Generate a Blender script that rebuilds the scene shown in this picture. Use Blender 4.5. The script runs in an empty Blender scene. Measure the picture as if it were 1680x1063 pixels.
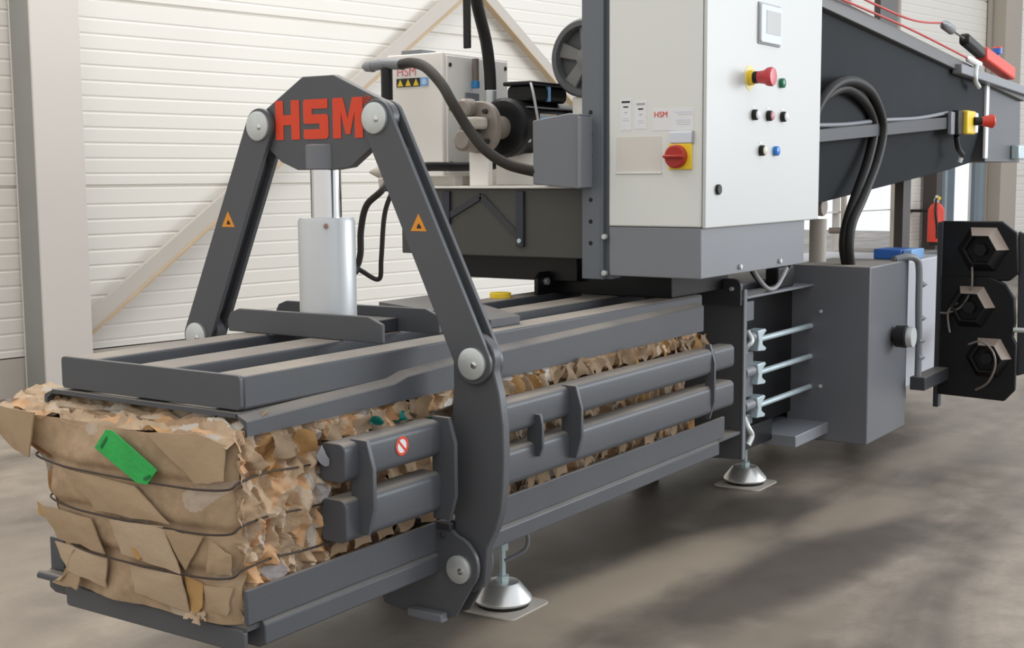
import bpy, bmesh, math, random
from mathutils import Vector, Matrix, noise, kdtree
R = random.Random(7)
scene = bpy.context.scene
C = scene.collection

# ------------------------------------------------------------------ materials
def lin(r, g, b):
    f = lambda c: ((c/255+0.055)/1.055)**2.4 if c > 10 else c/255/12.92
    return (f(r), f(g), f(b), 1)

def mat(name, col, rough=0.5, metal=0.0, var=0.10, scale=6.0, bump=0.0, bscale=80.0, dust=0.0, coat=0.0, spec=0.5):
    m = bpy.data.materials.new(name); m.use_nodes = True
    nt = m.node_tree; b = nt.nodes['Principled BSDF']
    b.inputs['Roughness'].default_value = rough; b.inputs['Metallic'].default_value = metal
    b.inputs['Coat Weight'].default_value = coat; b.inputs['Specular IOR Level'].default_value = spec
    tc = nt.nodes.new('ShaderNodeTexCoord')
    nz = nt.nodes.new('ShaderNodeTexNoise'); nz.inputs['Scale'].default_value = scale; nz.inputs['Detail'].default_value = 6
    nt.links.new(tc.outputs['Object'], nz.inputs['Vector'])
    mx = nt.nodes.new('ShaderNodeMix'); mx.data_type = 'RGBA'
    mx.inputs[6].default_value = tuple(c*(1-var) for c in col[:3])+(1,)
    mx.inputs[7].default_value = tuple(min(1, c*(1+var)) for c in col[:3])+(1,)
    nt.links.new(nz.outputs['Fac'], mx.inputs[0])
    out = mx.outputs[2]
    if dust > 0:      # dust that has settled on upward-facing steel
        ge = nt.nodes.new('ShaderNodeNewGeometry'); sp = nt.nodes.new('ShaderNodeSeparateXYZ')
        nt.links.new(ge.outputs['Normal'], sp.inputs[0])
        mr = nt.nodes.new('ShaderNodeMapRange'); mr.inputs[1].default_value = 0.55; mr.inputs[2].default_value = 0.95
        nt.links.new(sp.outputs['Z'], mr.inputs[0])
        n2 = nt.nodes.new('ShaderNodeTexNoise'); n2.inputs['Scale'].default_value = 3.5; n2.inputs['Detail'].default_value = 8
        nt.links.new(tc.outputs['Object'], n2.inputs['Vector'])
        m2 = nt.nodes.new('ShaderNodeMapRange'); m2.inputs[1].default_value = 0.25; m2.inputs[2].default_value = 0.7
        m2.inputs[3].default_value = 0.35; m2.inputs[4].default_value = 1.0
        nt.links.new(n2.outputs['Fac'], m2.inputs[0])
        mu = nt.nodes.new('ShaderNodeMath'); mu.operation = 'MULTIPLY'
        nt.links.new(mr.outputs[0], mu.inputs[0]); nt.links.new(m2.outputs[0], mu.inputs[1])
        mu2 = nt.nodes.new('ShaderNodeMath'); mu2.operation = 'MULTIPLY'; mu2.inputs[1].default_value = dust
        nt.links.new(mu.outputs[0], mu2.inputs[0])
        md = nt.nodes.new('ShaderNodeMix'); md.data_type = 'RGBA'
        md.inputs[7].default_value = (0.40, 0.345, 0.285, 1)
        nt.links.new(mu2.outputs[0], md.inputs[0]); nt.links.new(out, md.inputs[6])
        out = md.outputs[2]
        rr = nt.nodes.new('ShaderNodeMapRange'); rr.inputs[3].default_value = rough; rr.inputs[4].default_value = 0.85
        nt.links.new(mu2.outputs[0], rr.inputs[0]); nt.links.new(rr.outputs[0], b.inputs['Roughness'])
    nt.links.new(out, b.inputs['Base Color'])
    if bump > 0:
        nb = nt.nodes.new('ShaderNodeTexNoise'); nb.inputs['Scale'].default_value = bscale; nb.inputs['Detail'].default_value = 3
        nt.links.new(tc.outputs['Object'], nb.inputs['Vector'])
        bp = nt.nodes.new('ShaderNodeBump'); bp.inputs['Strength'].default_value = bump; bp.inputs['Distance'].default_value = 0.01
        nt.links.new(nb.outputs['Fac'], bp.inputs['Height']); nt.links.new(bp.outputs[0], b.inputs['Normal'])
    return m

M = {}
M['paint'] = mat('graphite_paint', (0.082, 0.087, 0.097, 1), 0.42, var=0.12, scale=3, bump=0.04, bscale=120, dust=0.85, spec=0.38)
M['paint_clean'] = mat('graphite_paint_clean', (0.088, 0.092, 0.100, 1), 0.40, var=0.08, scale=3, bump=0.04, bscale=120, dust=0.25, spec=0.38)
M['paint_dark'] = mat('dark_grey_paint', (0.040, 0.043, 0.050, 1), 0.45, var=0.15, scale=3, bump=0.04, dust=0.4, spec=0.38)
M['paint_mid'] = mat('mid_grey_paint', (0.17, 0.18, 0.20, 1), 0.42, var=0.06, scale=2, bump=0.03, dust=0.2)
M['plinth'] = mat('plinth_grey_paint', (0.215, 0.225, 0.245, 1), 0.40, var=0.06, scale=2, bump=0.03)
M['post'] = mat('post_blue_grey_paint', (0.13, 0.145, 0.165, 1), 0.38, var=0.06, scale=2, bump=0.03)
M['coverbox'] = mat('cover_grey_paint', (0.135, 0.14, 0.155, 1), 0.36, var=0.06, scale=2, bump=0.03, dust=0.9)
M['black'] = mat('black_paint', (0.010, 0.010, 0.011, 1), 0.32, var=0.2, spec=0.3)
M['blackmatt'] = mat('black_plastic', (0.012, 0.012, 0.012, 1), 0.45, var=0.2, spec=0.3)
M['rubber'] = mat('hose_rubber', (0.016, 0.015, 0.014, 1), 0.5, var=0.25, scale=12, spec=0.25)
M['hose_brown'] = mat('dusty_hose_rubber', (0.034, 0.029, 0.024, 1), 0.55, var=0.3, scale=12, spec=0.25)
M['zinc'] = mat('zinc_plated_steel', (0.60, 0.63, 0.62, 1), 0.42, metal=0.55, var=0.12, scale=25, bump=0.05)
M['zincblue'] = mat('blue_zinc_steel', (0.50, 0.60, 0.63, 1), 0.45, metal=0.4, var=0.12, scale=25)
M['chrome'] = mat('chrome_rod', (0.62, 0.62, 0.62, 1), 0.16, metal=1.0, var=0.03)
M['silver'] = mat('silver_cylinder_paint', (0.58, 0.60, 0.61, 1), 0.36, metal=0.25, var=0.05, scale=8)
M['alu'] = mat('bright_foot_metal', (0.72, 0.72, 0.70, 1), 0.32, metal=0.75, var=0.06)
M['cab'] = mat('cabinet_paint_lightened', (0.76, 0.77, 0.735, 1), 0.38, var=0.02, scale=2, bump=0.02, bscale=200)  # lightened copy of the door paint, adds light to the side face
M['door'] = mat('cabinet_paint_dimmed', (0.615, 0.625, 0.61, 1), 0.38, var=0.02, scale=2, bump=0.02, bscale=200)  # same paint as the housing, dimmed against the light on the door
M['tank'] = mat('cream_tank_paint', (0.84, 0.81, 0.76, 1), 0.45, var=0.04, scale=3)
M['white'] = mat('white_label', (0.80, 0.80, 0.82, 1), 0.5, var=0.03)
M['beige'] = mat('beige_paper_pocket', (0.70, 0.66, 0.61, 1), 0.5, var=0.03)
M['yellow'] = mat('yellow_plastic', (0.86, 0.60, 0.03, 1), 0.4, var=0.04)
M['red'] = mat('red_plastic', (0.42, 0.025, 0.015, 1), 0.35, var=0.06)
M['redbright'] = mat('red_switch_paint', (0.72, 0.055, 0.03, 1), 0.4, var=0.06)
M['redlogo'] = mat('red_lettering', (0.74, 0.055, 0.012, 1), 0.5, var=0.06)
M['orange'] = mat('orange_sticker', (0.80, 0.30, 0.02, 1), 0.5, var=0.05)
M['green'] = mat('green_button', (0.0, 0.16, 0.07, 1), 0.35, var=0.05)
M['blue'] = mat('blue_button', (0.02, 0.20, 0.65, 1), 0.3, var=0.05)
M['bluebox'] = mat('blue_plastic', (0.03, 0.13, 0.46, 1), 0.4, var=0.06)
M['bluelight'] = mat('light_blue_plastic', (0.25, 0.47, 0.80, 1), 0.45, var=0.05)
M['grey_screen'] = mat('grey_display', (0.48, 0.48, 0.47, 1), 0.25, var=0.03)
M['panelblue'] = mat('pale_blue_bezel', (0.66, 0.71, 0.78, 1), 0.4, var=0.03)
M['greenpaper'] = mat('green_paper', (0.028, 0.44, 0.085, 1), 0.6, var=0.25, scale=14, bump=0.3, bscale=60)
M['ink'] = mat('black_print', (0.02, 0.02, 0.02, 1), 0.6)
M['greyprint'] = mat('grey_print', (0.38, 0.38, 0.38, 1), 0.6)
M['kraft'] = mat('kraft_cardboard', (0.40, 0.285, 0.175, 1), 0.85, var=0.16, scale=5, bump=0.25, bscale=40)
M['kraft_pale'] = mat('pale_cardboard', (0.47, 0.35, 0.235, 1), 0.85, var=0.10, scale=8, bump=0.2, bscale=60)
M['kraft_brown'] = mat('brown_cardboard', (0.46, 0.27, 0.10, 1), 0.85, var=0.12, scale=8, bump=0.2, bscale=60)
M['wire'] = mat('tie_wire', (0.055, 0.040, 0.032, 1), 0.5, metal=0.3, var=0.3, scale=40)
M['pillar_white'] = mat('white_column_paint', (0.62, 0.585, 0.545, 1), 0.6, var=0.04, scale=2)
M['pillar_grey'] = mat('grey_column_flange', (0.27, 0.27, 0.255, 1), 0.6, var=0.08, scale=3)
M['brace'] = mat('brace_paint', (0.52, 0.485, 0.44, 1), 0.6, var=0.05, scale=2)
M['brace_edge'] = mat('brace_rust_edge', (0.50, 0.38, 0.25, 1), 0.7, var=0.15, scale=6)
M['darkpost'] = mat('dark_brown_post', (0.045, 0.036, 0.032, 1), 0.5, var=0.15)
M['plinthwall'] = mat('concrete_plinth', (0.50, 0.455, 0.40, 1), 0.8, var=0.08, scale=4, bump=0.1)
M['hexlit_tap'] = mat('tan_tap_lit_hex', (0.30, 0.24, 0.20, 1), 0.5, var=0.1)  # tap colour; on the reels it paints the lit faces
M['beigewall'] = mat('beige_column', (0.42, 0.375, 0.32, 1), 0.7, var=0.05, scale=2)

def attr_mat(name):
    """cardboard whose colour is stored per scrap of board in the mesh"""
    m = bpy.data.materials.new(name); m.use_nodes = True
    nt = m.node_tree; b = nt.nodes['Principled BSDF']; b.inputs['Roughness'].default_value = 0.85
    at = nt.nodes.new('ShaderNodeAttribute'); at.attribute_name = 'scrap'
    tc = nt.nodes.new('ShaderNodeTexCoord')
    nz = nt.nodes.new('ShaderNodeTexNoise'); nz.inputs['Scale'].default_value = 30; nz.inputs['Detail'].default_value = 5
    nt.links.new(tc.outputs['Object'], nz.inputs['Vector'])
    mr = nt.nodes.new('ShaderNodeMapRange'); mr.inputs[3].default_value = 0.7; mr.inputs[4].default_value = 1.25
    nt.links.new(nz.outputs['Fac'], mr.inputs[0])
    mx = nt.nodes.new('ShaderNodeMix'); mx.data_type = 'RGBA'; mx.blend_type = 'MULTIPLY'; mx.inputs[0].default_value = 1
    nt.links.new(at.outputs['Color'], mx.inputs[6]); nt.links.new(mr.outputs[0], mx.inputs[7])
    nt.links.new(mx.outputs[2], b.inputs['Base Color'])
    bp = nt.nodes.new('ShaderNodeBump'); bp.inputs['Strength'].default_value = 0.35; bp.inputs['Distance'].default_value = 0.01
    nt.links.new(nz.outputs['Fac'], bp.inputs['Height']); nt.links.new(bp.outputs[0], b.inputs['Normal'])
    return m
M['scrap'] = attr_mat('torn_cardboard')

def floor_mat():
    m = bpy.data.materials.new('worn_concrete_painted_light'); m.use_nodes = True
    nt = m.node_tree; b = nt.nodes['Principled BSDF']
    tc = nt.nodes.new('ShaderNodeTexCoord')
    def nz(scale, det=6, dist=0.0, sc=None):
        n = nt.nodes.new('ShaderNodeTexNoise'); n.inputs['Scale'].default_value = scale; n.inputs['Detail'].default_value = det
        n.inputs['Distortion'].default_value = dist
        if sc:
            mp = nt.nodes.new('ShaderNodeMapping'); mp.inputs['Scale'].default_value = sc
            mp.inputs['Rotation'].default_value = (0, 0, math.radians(-20))
            nt.links.new(tc.outputs['Object'], mp.inputs[0]); nt.links.new(mp.outputs[0], n.inputs['Vector'])
        else:
            nt.links.new(tc.outputs['Object'], n.inputs['Vector'])
        return n
    a = nz(1.1, 6, 0.6, (0.5, 1.5, 1)); c2 = nz(5.0, 8, 0.3); c3 = nz(40, 4)
    r1 = nt.nodes.new('ShaderNodeValToRGB')
    r1.color_ramp.elements[0].position = 0.33; r1.color_ramp.elements[0].color = (0.115, 0.096, 0.078, 1)
    r1.color_ramp.elements[1].position = 0.68; r1.color_ramp.elements[1].color = (0.33, 0.275, 0.22, 1)
    nt.links.new(a.outputs['Fac'], r1.inputs[0])
    r2 = nt.nodes.new('ShaderNodeMapRange'); r2.inputs[1].default_value = 0.3; r2.inputs[2].default_value = 0.7
    r2.inputs[3].default_value = 0.78; r2.inputs[4].default_value = 1.18
    nt.links.new(c2.outputs['Fac'], r2.inputs[0])
    r3 = nt.nodes.new('ShaderNodeMapRange'); r3.inputs[3].default_value = 0.85; r3.inputs[4].default_value = 1.15
    nt.links.new(c3.outputs['Fac'], r3.inputs[0])
    x1 = nt.nodes.new('ShaderNodeMix'); x1.data_type = 'RGBA'; x1.blend_type = 'MULTIPLY'; x1.inputs[0].default_value = 1
    nt.links.new(r1.outputs[0], x1.inputs[6]); nt.links.new(r2.outputs[0], x1.inputs[7])
    x2 = nt.nodes.new('ShaderNodeMix'); x2.data_type = 'RGBA'; x2.blend_type = 'MULTIPLY'; x2.inputs[0].default_value = 1
    nt.links.new(x1.outputs[2], x2.inputs[6]); nt.links.new(r3.outputs[0], x2.inputs[7])
    # light strips and machine shade painted into the floor colour, with ragged edges
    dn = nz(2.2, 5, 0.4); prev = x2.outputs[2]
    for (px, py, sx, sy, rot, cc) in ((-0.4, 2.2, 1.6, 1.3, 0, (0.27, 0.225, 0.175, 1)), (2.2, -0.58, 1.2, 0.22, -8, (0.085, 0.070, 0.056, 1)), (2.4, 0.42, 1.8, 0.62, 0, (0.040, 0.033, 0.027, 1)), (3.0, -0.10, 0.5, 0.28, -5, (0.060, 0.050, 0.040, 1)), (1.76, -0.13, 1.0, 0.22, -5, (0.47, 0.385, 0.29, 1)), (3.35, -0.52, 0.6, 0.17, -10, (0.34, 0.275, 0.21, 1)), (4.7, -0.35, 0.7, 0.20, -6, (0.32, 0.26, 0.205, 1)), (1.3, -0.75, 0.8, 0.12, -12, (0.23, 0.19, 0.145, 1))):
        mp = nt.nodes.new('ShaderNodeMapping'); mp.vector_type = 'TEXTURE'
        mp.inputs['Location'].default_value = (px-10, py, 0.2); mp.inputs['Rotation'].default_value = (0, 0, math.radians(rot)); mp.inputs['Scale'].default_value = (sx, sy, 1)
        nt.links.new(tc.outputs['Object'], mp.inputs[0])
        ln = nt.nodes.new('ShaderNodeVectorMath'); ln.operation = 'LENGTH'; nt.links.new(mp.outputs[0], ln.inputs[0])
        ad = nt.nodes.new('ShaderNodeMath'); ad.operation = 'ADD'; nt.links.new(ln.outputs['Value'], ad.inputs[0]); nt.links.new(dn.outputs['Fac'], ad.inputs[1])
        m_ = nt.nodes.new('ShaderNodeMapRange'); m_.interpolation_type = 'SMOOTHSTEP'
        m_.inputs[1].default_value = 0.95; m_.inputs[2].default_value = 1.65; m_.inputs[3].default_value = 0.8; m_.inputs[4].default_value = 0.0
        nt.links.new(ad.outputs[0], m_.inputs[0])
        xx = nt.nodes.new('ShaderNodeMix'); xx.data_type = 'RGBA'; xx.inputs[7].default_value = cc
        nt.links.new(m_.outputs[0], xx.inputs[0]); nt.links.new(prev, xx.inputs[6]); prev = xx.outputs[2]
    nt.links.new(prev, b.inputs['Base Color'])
    rr = nt.nodes.new('ShaderNodeMapRange'); rr.inputs[3].default_value = 0.38; rr.inputs[4].default_value = 0.62
    nt.links.new(c2.outputs['Fac'], rr.inputs[0]); nt.links.new(rr.outputs[0], b.inputs['Roughness'])
    bp = nt.nodes.new('ShaderNodeBump'); bp.inputs['Strength'].default_value = 0.12; bp.inputs['Distance'].default_value = 0.01
    nt.links.new(c2.outputs['Fac'], bp.inputs['Height']); nt.links.new(bp.outputs[0], b.inputs['Normal'])
    return m
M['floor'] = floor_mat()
M['wall'] = mat('cream_wall_panel', (0.78, 0.755, 0.70, 1), 0.55, var=0.03, scale=1.2)

def glass_mat():
    m = bpy.data.materials.new('window_glass'); m.use_nodes = True
    b = m.node_tree.nodes['Principled BSDF']
    b.inputs['Base Color'].default_value = (0.95, 0.97, 1, 1); b.inputs['Roughness'].default_value = 0.02
    b.inputs['Transmission Weight'].default_value = 1; b.inputs['IOR'].default_value = 1.05
    return m
M['glass'] = glass_mat()

# ------------------------------------------------------------------ object helpers
def wloc(o):
    v = Vector((0, 0, 0))
    while o: v = v+o.location; o = o.parent
    return v

def finish(name, bm, m, parent=None, bevel=0.0, seg=2, smooth=35):
    """link a bmesh given in world coordinates as one mesh object"""
    if parent is None:
        zs = [v.co.z for v in bm.verts]; xs = [v.co.x for v in bm.verts]; ys = [v.co.y for v in bm.verts]
        org = Vector(((min(xs)+max(xs))/2, (min(ys)+max(ys))/2, min(zs))); base = org
    else:
        base = wloc(parent); org = Vector((0, 0, 0))
    bmesh.ops.translate(bm, verts=bm.verts, vec=-base)
    bmesh.ops.recalc_face_normals(bm, faces=bm.faces)
    me = bpy.data.meshes.new(name); bm.to_mesh(me); bm.free()
    if isinstance(m, (list, tuple)):
        for x in m: me.materials.append(x)
    else: me.materials.append(m)
    if smooth:
        for p in me.polygons: p.use_smooth = True
        me.set_sharp_from_angle(angle=math.radians(smooth))
    o = bpy.data.objects.new(name, me); o.location = org; C.objects.link(o)
    if parent: o.parent = parent
    if bevel > 0:
        b = o.modifiers.new('edge', 'BEVEL'); b.width = bevel; b.segments = seg; b.limit_method = 'ANGLE'; b.angle_limit = math.radians(40)
        b.harden_normals = False
    return o

def thing(name, loc, label, cat, group=None):
    o = bpy.data.objects.new(name, None); o.location = loc; o.empty_display_size = 0.1; C.objects.link(o)
    return tag(o, label, cat, group)
def tag(o, label, cat, group=None):
    o['label'] = label; o['category'] = cat
    if group: o['group'] = group
    return o
def struct(o):
    o['kind'] = 'structure'; return o

def add_box(bm, x0, x1, y0, y1, z0, z1, mi=0):
    vs = [bm.verts.new(p) for p in ((x0,y0,z0),(x1,y0,z0),(x1,y1,z0),(x0,y1,z0),(x0,y0,z1),(x1,y0,z1),(x1,y1,z1),(x0,y1,z1))]
    for f in ((0,3,2,1),(4,5,6,7),(0,1,5,4),(1,2,6,5),(2,3,7,6),(3,0,4,7)):
        bm.faces.new([vs[i] for i in f]).material_index = mi
    return vs
def box(name, x0, x1, y0, y1, z0, z1, m, parent=None, bevel=0.004):
    bm = bmesh.new(); add_box(bm, x0, x1, y0, y1, z0, z1); return finish(name, bm, m, parent, bevel)

def add_prism(bm, pts, a0, a1, axis, mi=0):
    """polygon pts extruded along axis: 'x' pts=(y,z), 'y' pts=(x,z), 'z' pts=(x,y)"""
    def P(p, a):
        return (a, p[0], p[1]) if axis == 'x' else (p[0], a, p[1]) if axis == 'y' else (p[0], p[1], a)
    A = [bm.verts.new(P(p, a0)) for p in pts]; B = [bm.verts.new(P(p, a1)) for p in pts]
    n = len(pts)
    bm.faces.new(A).material_index = mi; bm.faces.new(B[::-1]).material_index = mi
    for i in range(n):
        bm.faces.new([A[i], B[i], B[(i+1) % n], A[(i+1) % n]]).material_index = mi
def prism(name, pts, a0, a1, axis, m, parent=None, bevel=0.003):
    bm = bmesh.new(); add_prism(bm, pts, a0, a1, axis); return finish(name, bm, m, parent, bevel)

def frame_of(d):
    d = d.normalized(); u = d.cross(Vector((0, 0, 1)))
    if u.length < 1e-3: u = d.cross(Vector((1, 0, 0)))
    u.normalize(); return u, u.cross(d).normalized()
def add_lathe(bm, base, axis, prof, n=32):
    """profile [(distance along axis, radius)...] turned about the axis"""
    base = Vector(base); axis = Vector(axis).normalized(); u, v = frame_of(axis); rings = []
    for h, r in prof:
        c = base+axis*h
        if r < 1e-5: rings.append([bm.verts.new(c)])
        else: rings.append([bm.verts.new(c+(u*math.cos(t)+v*math.sin(t))*r) for t in (2*math.pi*k/n for k in range(n))])
    for a, b in zip(rings, rings[1:]):
        for k in range(n):
            q = [a[k % len(a)], a[(k+1) % n % len(a)], b[(k+1) % n % len(b)], b[k % len(b)]]
            q = list(dict.fromkeys(q))
            if len(q) > 2: bm.faces.new(q)
    for r_ in (rings[0], rings[-1]):
        if len(r_) > 2: bm.faces.new(r_)
def lathe(name, base, axis, prof, m, parent=None, n=32, bevel=0):
    bm = bmesh.new(); add_lathe(bm, base, axis, prof, n); return finish(name, bm, m, parent, bevel)
def cyl(name, base, axis, r, h, m, parent=None, n=32, ch=0.002):
    return lathe(name, base, axis, [(0, r-ch), (ch, r), (h-ch, r), (h, r-ch)], m, parent, n)

def smooth_path(pts, sub=8):
    pts = [Vector(p) for p in pts]
    if len(pts) < 3: return pts
    out = []
    for i in range(len(pts)-1):
        p0 = pts[max(i-1, 0)]; p1 = pts[i]; p2 = pts[i+1]; p3 = pts[min(i+2, len(pts)-1)]
        for k in range(sub):
            t = k/sub
            out.append(0.5*((2*p1)+(-p0+p2)*t+(2*p0-5*p1+4*p2-p3)*t*t+(-p0+3*p1-3*p2+p3)*t**3))
    return out+[pts[-1]]
def add_tube(bm, pts, r, n=12, sub=8, radii=None):
    path = smooth_path(pts, sub); rings = []; u = None
    for i, p in enumerate(path):
        d = (path[min(i+1, len(path)-1)]-path[max(i-1, 0)]).normalized()
        if u is None: u, v = frame_of(d)
        else:
            u = (u-d*u.dot(d)).normalized(); v = d.cross(u)
        rr = r if radii is None else radii[min(int(i/max(len(path)-1, 1)*len(radii)), len(radii)-1)]
        rings.append([bm.verts.new(p+(u*math.cos(t)+v*math.sin(t))*rr) for t in (2*math.pi*k/n for k in range(n))])
    for a, b in zip(rings, rings[1:]):
        for k in range(n): bm.faces.new([a[k], a[(k+1) % n], b[(k+1) % n], b[k]])
    bm.faces.new(rings[0]); bm.faces.new(rings[-1])
def tube(name, pts, r, m, parent=None, n=12, sub=8):
    bm = bmesh.new(); add_tube(bm, pts, r, n, sub); return finish(name, bm, m, parent, 0, smooth=60)

def arc(cy, cz, r, a0, a1, n=10):
    return [(cy+r*math.cos(math.radians(a0+(a1-a0)*k/n)), cz+r*math.sin(math.radians(a0+(a1-a0)*k/n))) for k in range(n+1)]
def rrect(x0, x1, y0, y1, r, n=5):
    return (arc(x1-r, y0+r, r, -90, 0, n)+arc(x1-r, y1-r, r, 0, 90, n)+arc(x0+r, y1-r, r, 90, 180, n)+arc(x0+r, y0+r, r, 180, 270, n))
def capsule(a, b, ra, rb, n=14):
    """outline of a link plate with round ends about points a and b"""
    a = Vector(a); b = Vector(b); d = (b-a); ang = math.degrees(math.atan2(d.y, d.x)); L = d.length
    off = math.degrees(math.acos((ra-rb)/L))
    return arc(a.x, a.y, ra, ang+off, ang+360-off, n)+arc(b.x, b.y, rb, ang-off, ang+off, n)

def lettering(name, text, size, origin, ux, uz, m, parent, thick=0.0008):
    """built-in font laid on a surface: ux = reading direction, uz = up"""
    cu = bpy.data.curves.new(name, 'FONT'); cu.body = text; cu.size = size; cu.extrude = thick
    t = bpy.data.objects.new(name, cu); C.objects.link(t)
    dg = bpy.context.evaluated_depsgraph_get(); me = bpy.data.meshes.new_from_object(t.evaluated_get(dg))
    bpy.data.objects.remove(t)
    ux = Vector(ux).normalized(); uz = Vector(uz).normalized(); un = ux.cross(uz)
    M4 = Matrix((ux, uz, un)).transposed().to_4x4(); M4.translation = Vector(origin)
    me.transform(M4); me.transform(Matrix.Translation(-wloc(parent)))
    me.materials.clear(); me.materials.append(m)
    o = bpy.data.objects.new(name, me); C.objects.link(o); o.parent = parent
    return o

# ------------------------------------------------------------------ the hall
WA = math.radians(9.3)
WP = Vector((3.161, 5.467, 0)); WD = Vector((math.cos(WA), -math.sin(WA), 0)); WN = Vector((math.sin(WA), math.cos(WA), 0))
def wall_pt(s, o, z): return WP+WD*s-WN*o+Vector((0, 0, z))
def wall_box(bm, s0, s1, o0, o1, z0, z1, mi=0):
    vs = add_box(bm, s0, s1, o0, o1, z0, z1, mi)
    for v in vs: v.co = wall_pt(v.co.x, v.co.y, v.co.z)

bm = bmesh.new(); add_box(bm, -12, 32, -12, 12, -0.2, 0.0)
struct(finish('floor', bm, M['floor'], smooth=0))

def wall_profile(z0, z1):
    """panel face with fine ribs and open joints between the panels"""
    pts = [(0.0, z0)]; z = z0; joints = [1.45, 2.78, 4.11, 5.44]; step = 0.11
    k = math.floor(z0/step)+1
    marks = sorted([(k*step+i*step, 0.0035, 0.012) for i in range(int((z1-z0)/step)+1) if z0+0.02 < k*step+i*step < z1-0.02 and all(abs(k*step+i*step-j) > 0.05 for j in joints)]
                   + [(j, 0.022, 0.016) for j in joints if z0+0.03 < j < z1-0.03])
    for zz, dep, w in marks:
        pts += [(0, zz-w), (-dep, zz-w*0.3), (-dep, zz+w*0.3), (0, zz+w)]
    pts.append((0, z1)); return pts
def wall_piece(bm, s0, s1, z0, z1, thick=0.12):
    front = wall_profile(z0, z1)
    A = [bm.verts.new(wall_pt(s0, o, z)) for o, z in front]; B = [bm.verts.new(wall_pt(s1, o, z)) for o, z in front]
    for i in range(len(front)-1): bm.faces.new([A[i], B[i], B[i+1], A[i+1]])
    wall_box(bm, s0, s1, -thick, -0.03, z0, z1)
bm = bmesh.new()
wall_piece(bm, -6, 9.6, 0.28, 6.5); wall_piece(bm, 9.6, 13.05, 1.85, 6.5); wall_piece(bm, 9.6, 13.05, 0.28, 0.42); wall_piece(bm, 13.05, 14.38, 0.28, 6.5); wall_piece(bm, 14.38, 15.50, 2.25, 6.5); wall_piece(bm, 15.50, 26, 0.28, 6.5)
struct(finish('wall_back', bm, M['wall'], smooth=0))
bm = bmesh.new()
wall_box(bm, -6, 14.38, -0.12, 0.015, 0, 0.27); wall_box(bm, 15.50, 26, -0.12, 0.015, 0, 0.27)
struct(finish('baseboard_back', bm, M['plinthwall'], smooth=0))
# glazed door opening
bm = bmesh.new()
for a, b, c, d in ((14.30, 14.38, 0, 2.33), (15.50, 15.72, 0, 2.33), (14.38, 15.50, 2.25, 2.33), (14.38, 15.50, 0.0, 0.10), (14.60, 14.625, 0.1, 2.25)):
    wall_box(bm, a, b, -0.08, 0.06, c, d)
wf = struct(finish('window_1', bm, mat('window_frame_grey', (0.25, 0.31, 0.36, 1), 0.5)))
bm = bmesh.new(); wall_box(bm, 14.38, 15.50, -0.035, -0.025, 0.10, 2.25)
g = finish('pane', bm, M['glass'], wf)

# long glazed strip low in the wall
bm = bmesh.new()
for z, hh in ((0.42, 0.035), (1.00, 0.014), (1.815, 0.035)): wall_box(bm, 9.6, 13.05, -0.09, 0.0, z, z+hh)
for q in (9.6, 11.3, 13.01): wall_box(bm, q, q+0.04, -0.09, 0.0, 0.42, 1.85)
wf2 = struct(finish('window_2', bm, M['pillar_white'], smooth=0))
bm = bmesh.new(); wall_box(bm, 9.62, 13.03, -0.055, -0.045, 0.44, 1.83)
finish('pane', bm, M['glass'], wf2)

# steel columns of the hall
def column(n, s0, s1, o, mface, mside, h=6.5, depth=0.30):
    bm = bmesh.new()
    wall_box(bm, s0, s1, o-0.02, o, 0, h)                      # front flange
    wall_box(bm, s0, s1, o-depth, o-depth+0.02, 0, h)          # rear flange
    ms = (s0+s1)/2
    wall_box(bm, ms-0.01, ms+0.01, o-depth+0.02, o-0.02, 0, h)
    wall_box(bm, s0, s0+0.012, o-depth+0.02, o-0.02, 0, h, 1)  # cover sheet on the side
    ob = finish(n, bm, [mface, mside], smooth=0); return struct(ob)
column('pillar_1', 0.065, 0.415, 0.34, M['pillar_white'], M['pillar_grey'])
column('pillar_2', 13.62, 13.80, 0.25, M['darkpost'], M['darkpost'], h=2.3, depth=0.2)
column('pillar_3', 15.74, 16.35, 0.28, M['beigewall'], M['beigewall'], depth=0.25)
for k, (s, w) in enumerate(((11.35, 0.05), (12.72, 0.05), (15.70, 0.04))):
    bm = bmesh.new(); wall_box(bm, s-w/2, s+w/2, 0.02, 0.08, 0.28, 6.5)
    struct(finish('trim_%d' % (k+1), bm, M['beigewall'], smooth=0))
# wind bracing
def brace(n, a, b):
    A = wall_pt(a[0], 0.10, a[1]); B = wall_pt(b[0], 0.10, b[1]); d = (B-A).normalized(); up = d.cross(WN).normalized()
    if up.z < 0: up = -up
    bm = bmesh.new()
    def plate(u0, u1, o0, o1, mi):
        vs = []
        for P in (A, B):
            for u, o in ((u0, o0), (u1, o0), (u1, o1), (u0, o1)): vs.append(bm.verts.new(P+up*u-WN*o))
        for f in ((0,1,2,3),(7,6,5,4),(0,4,5,1),(1,5,6,2),(2,6,7,3),(3,7,4,0)):
            bm.faces.new([vs[i] for i in f]).material_index = mi
    plate(-0.055, 0.06, -0.03, 0.012, 0)
    plate(-0.066, -0.055, -0.03, 0.045, 1)
    return struct(finish(n, bm, [M['brace'], M['brace_edge']], smooth=0))
brace('trim_4', (0.44, 0.42), (4.45, 3.27))
brace('trim_5', (4.45, 3.27), (8.4, 0.42))

# ------------------------------------------------------------------ baling press
PAINT = M['paint']
press = thing('baling_press', (1.5, 0.36, 0), 'long graphite grey steel baling press channel with slatted side beams on levelling feet', 'baling press')
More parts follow.
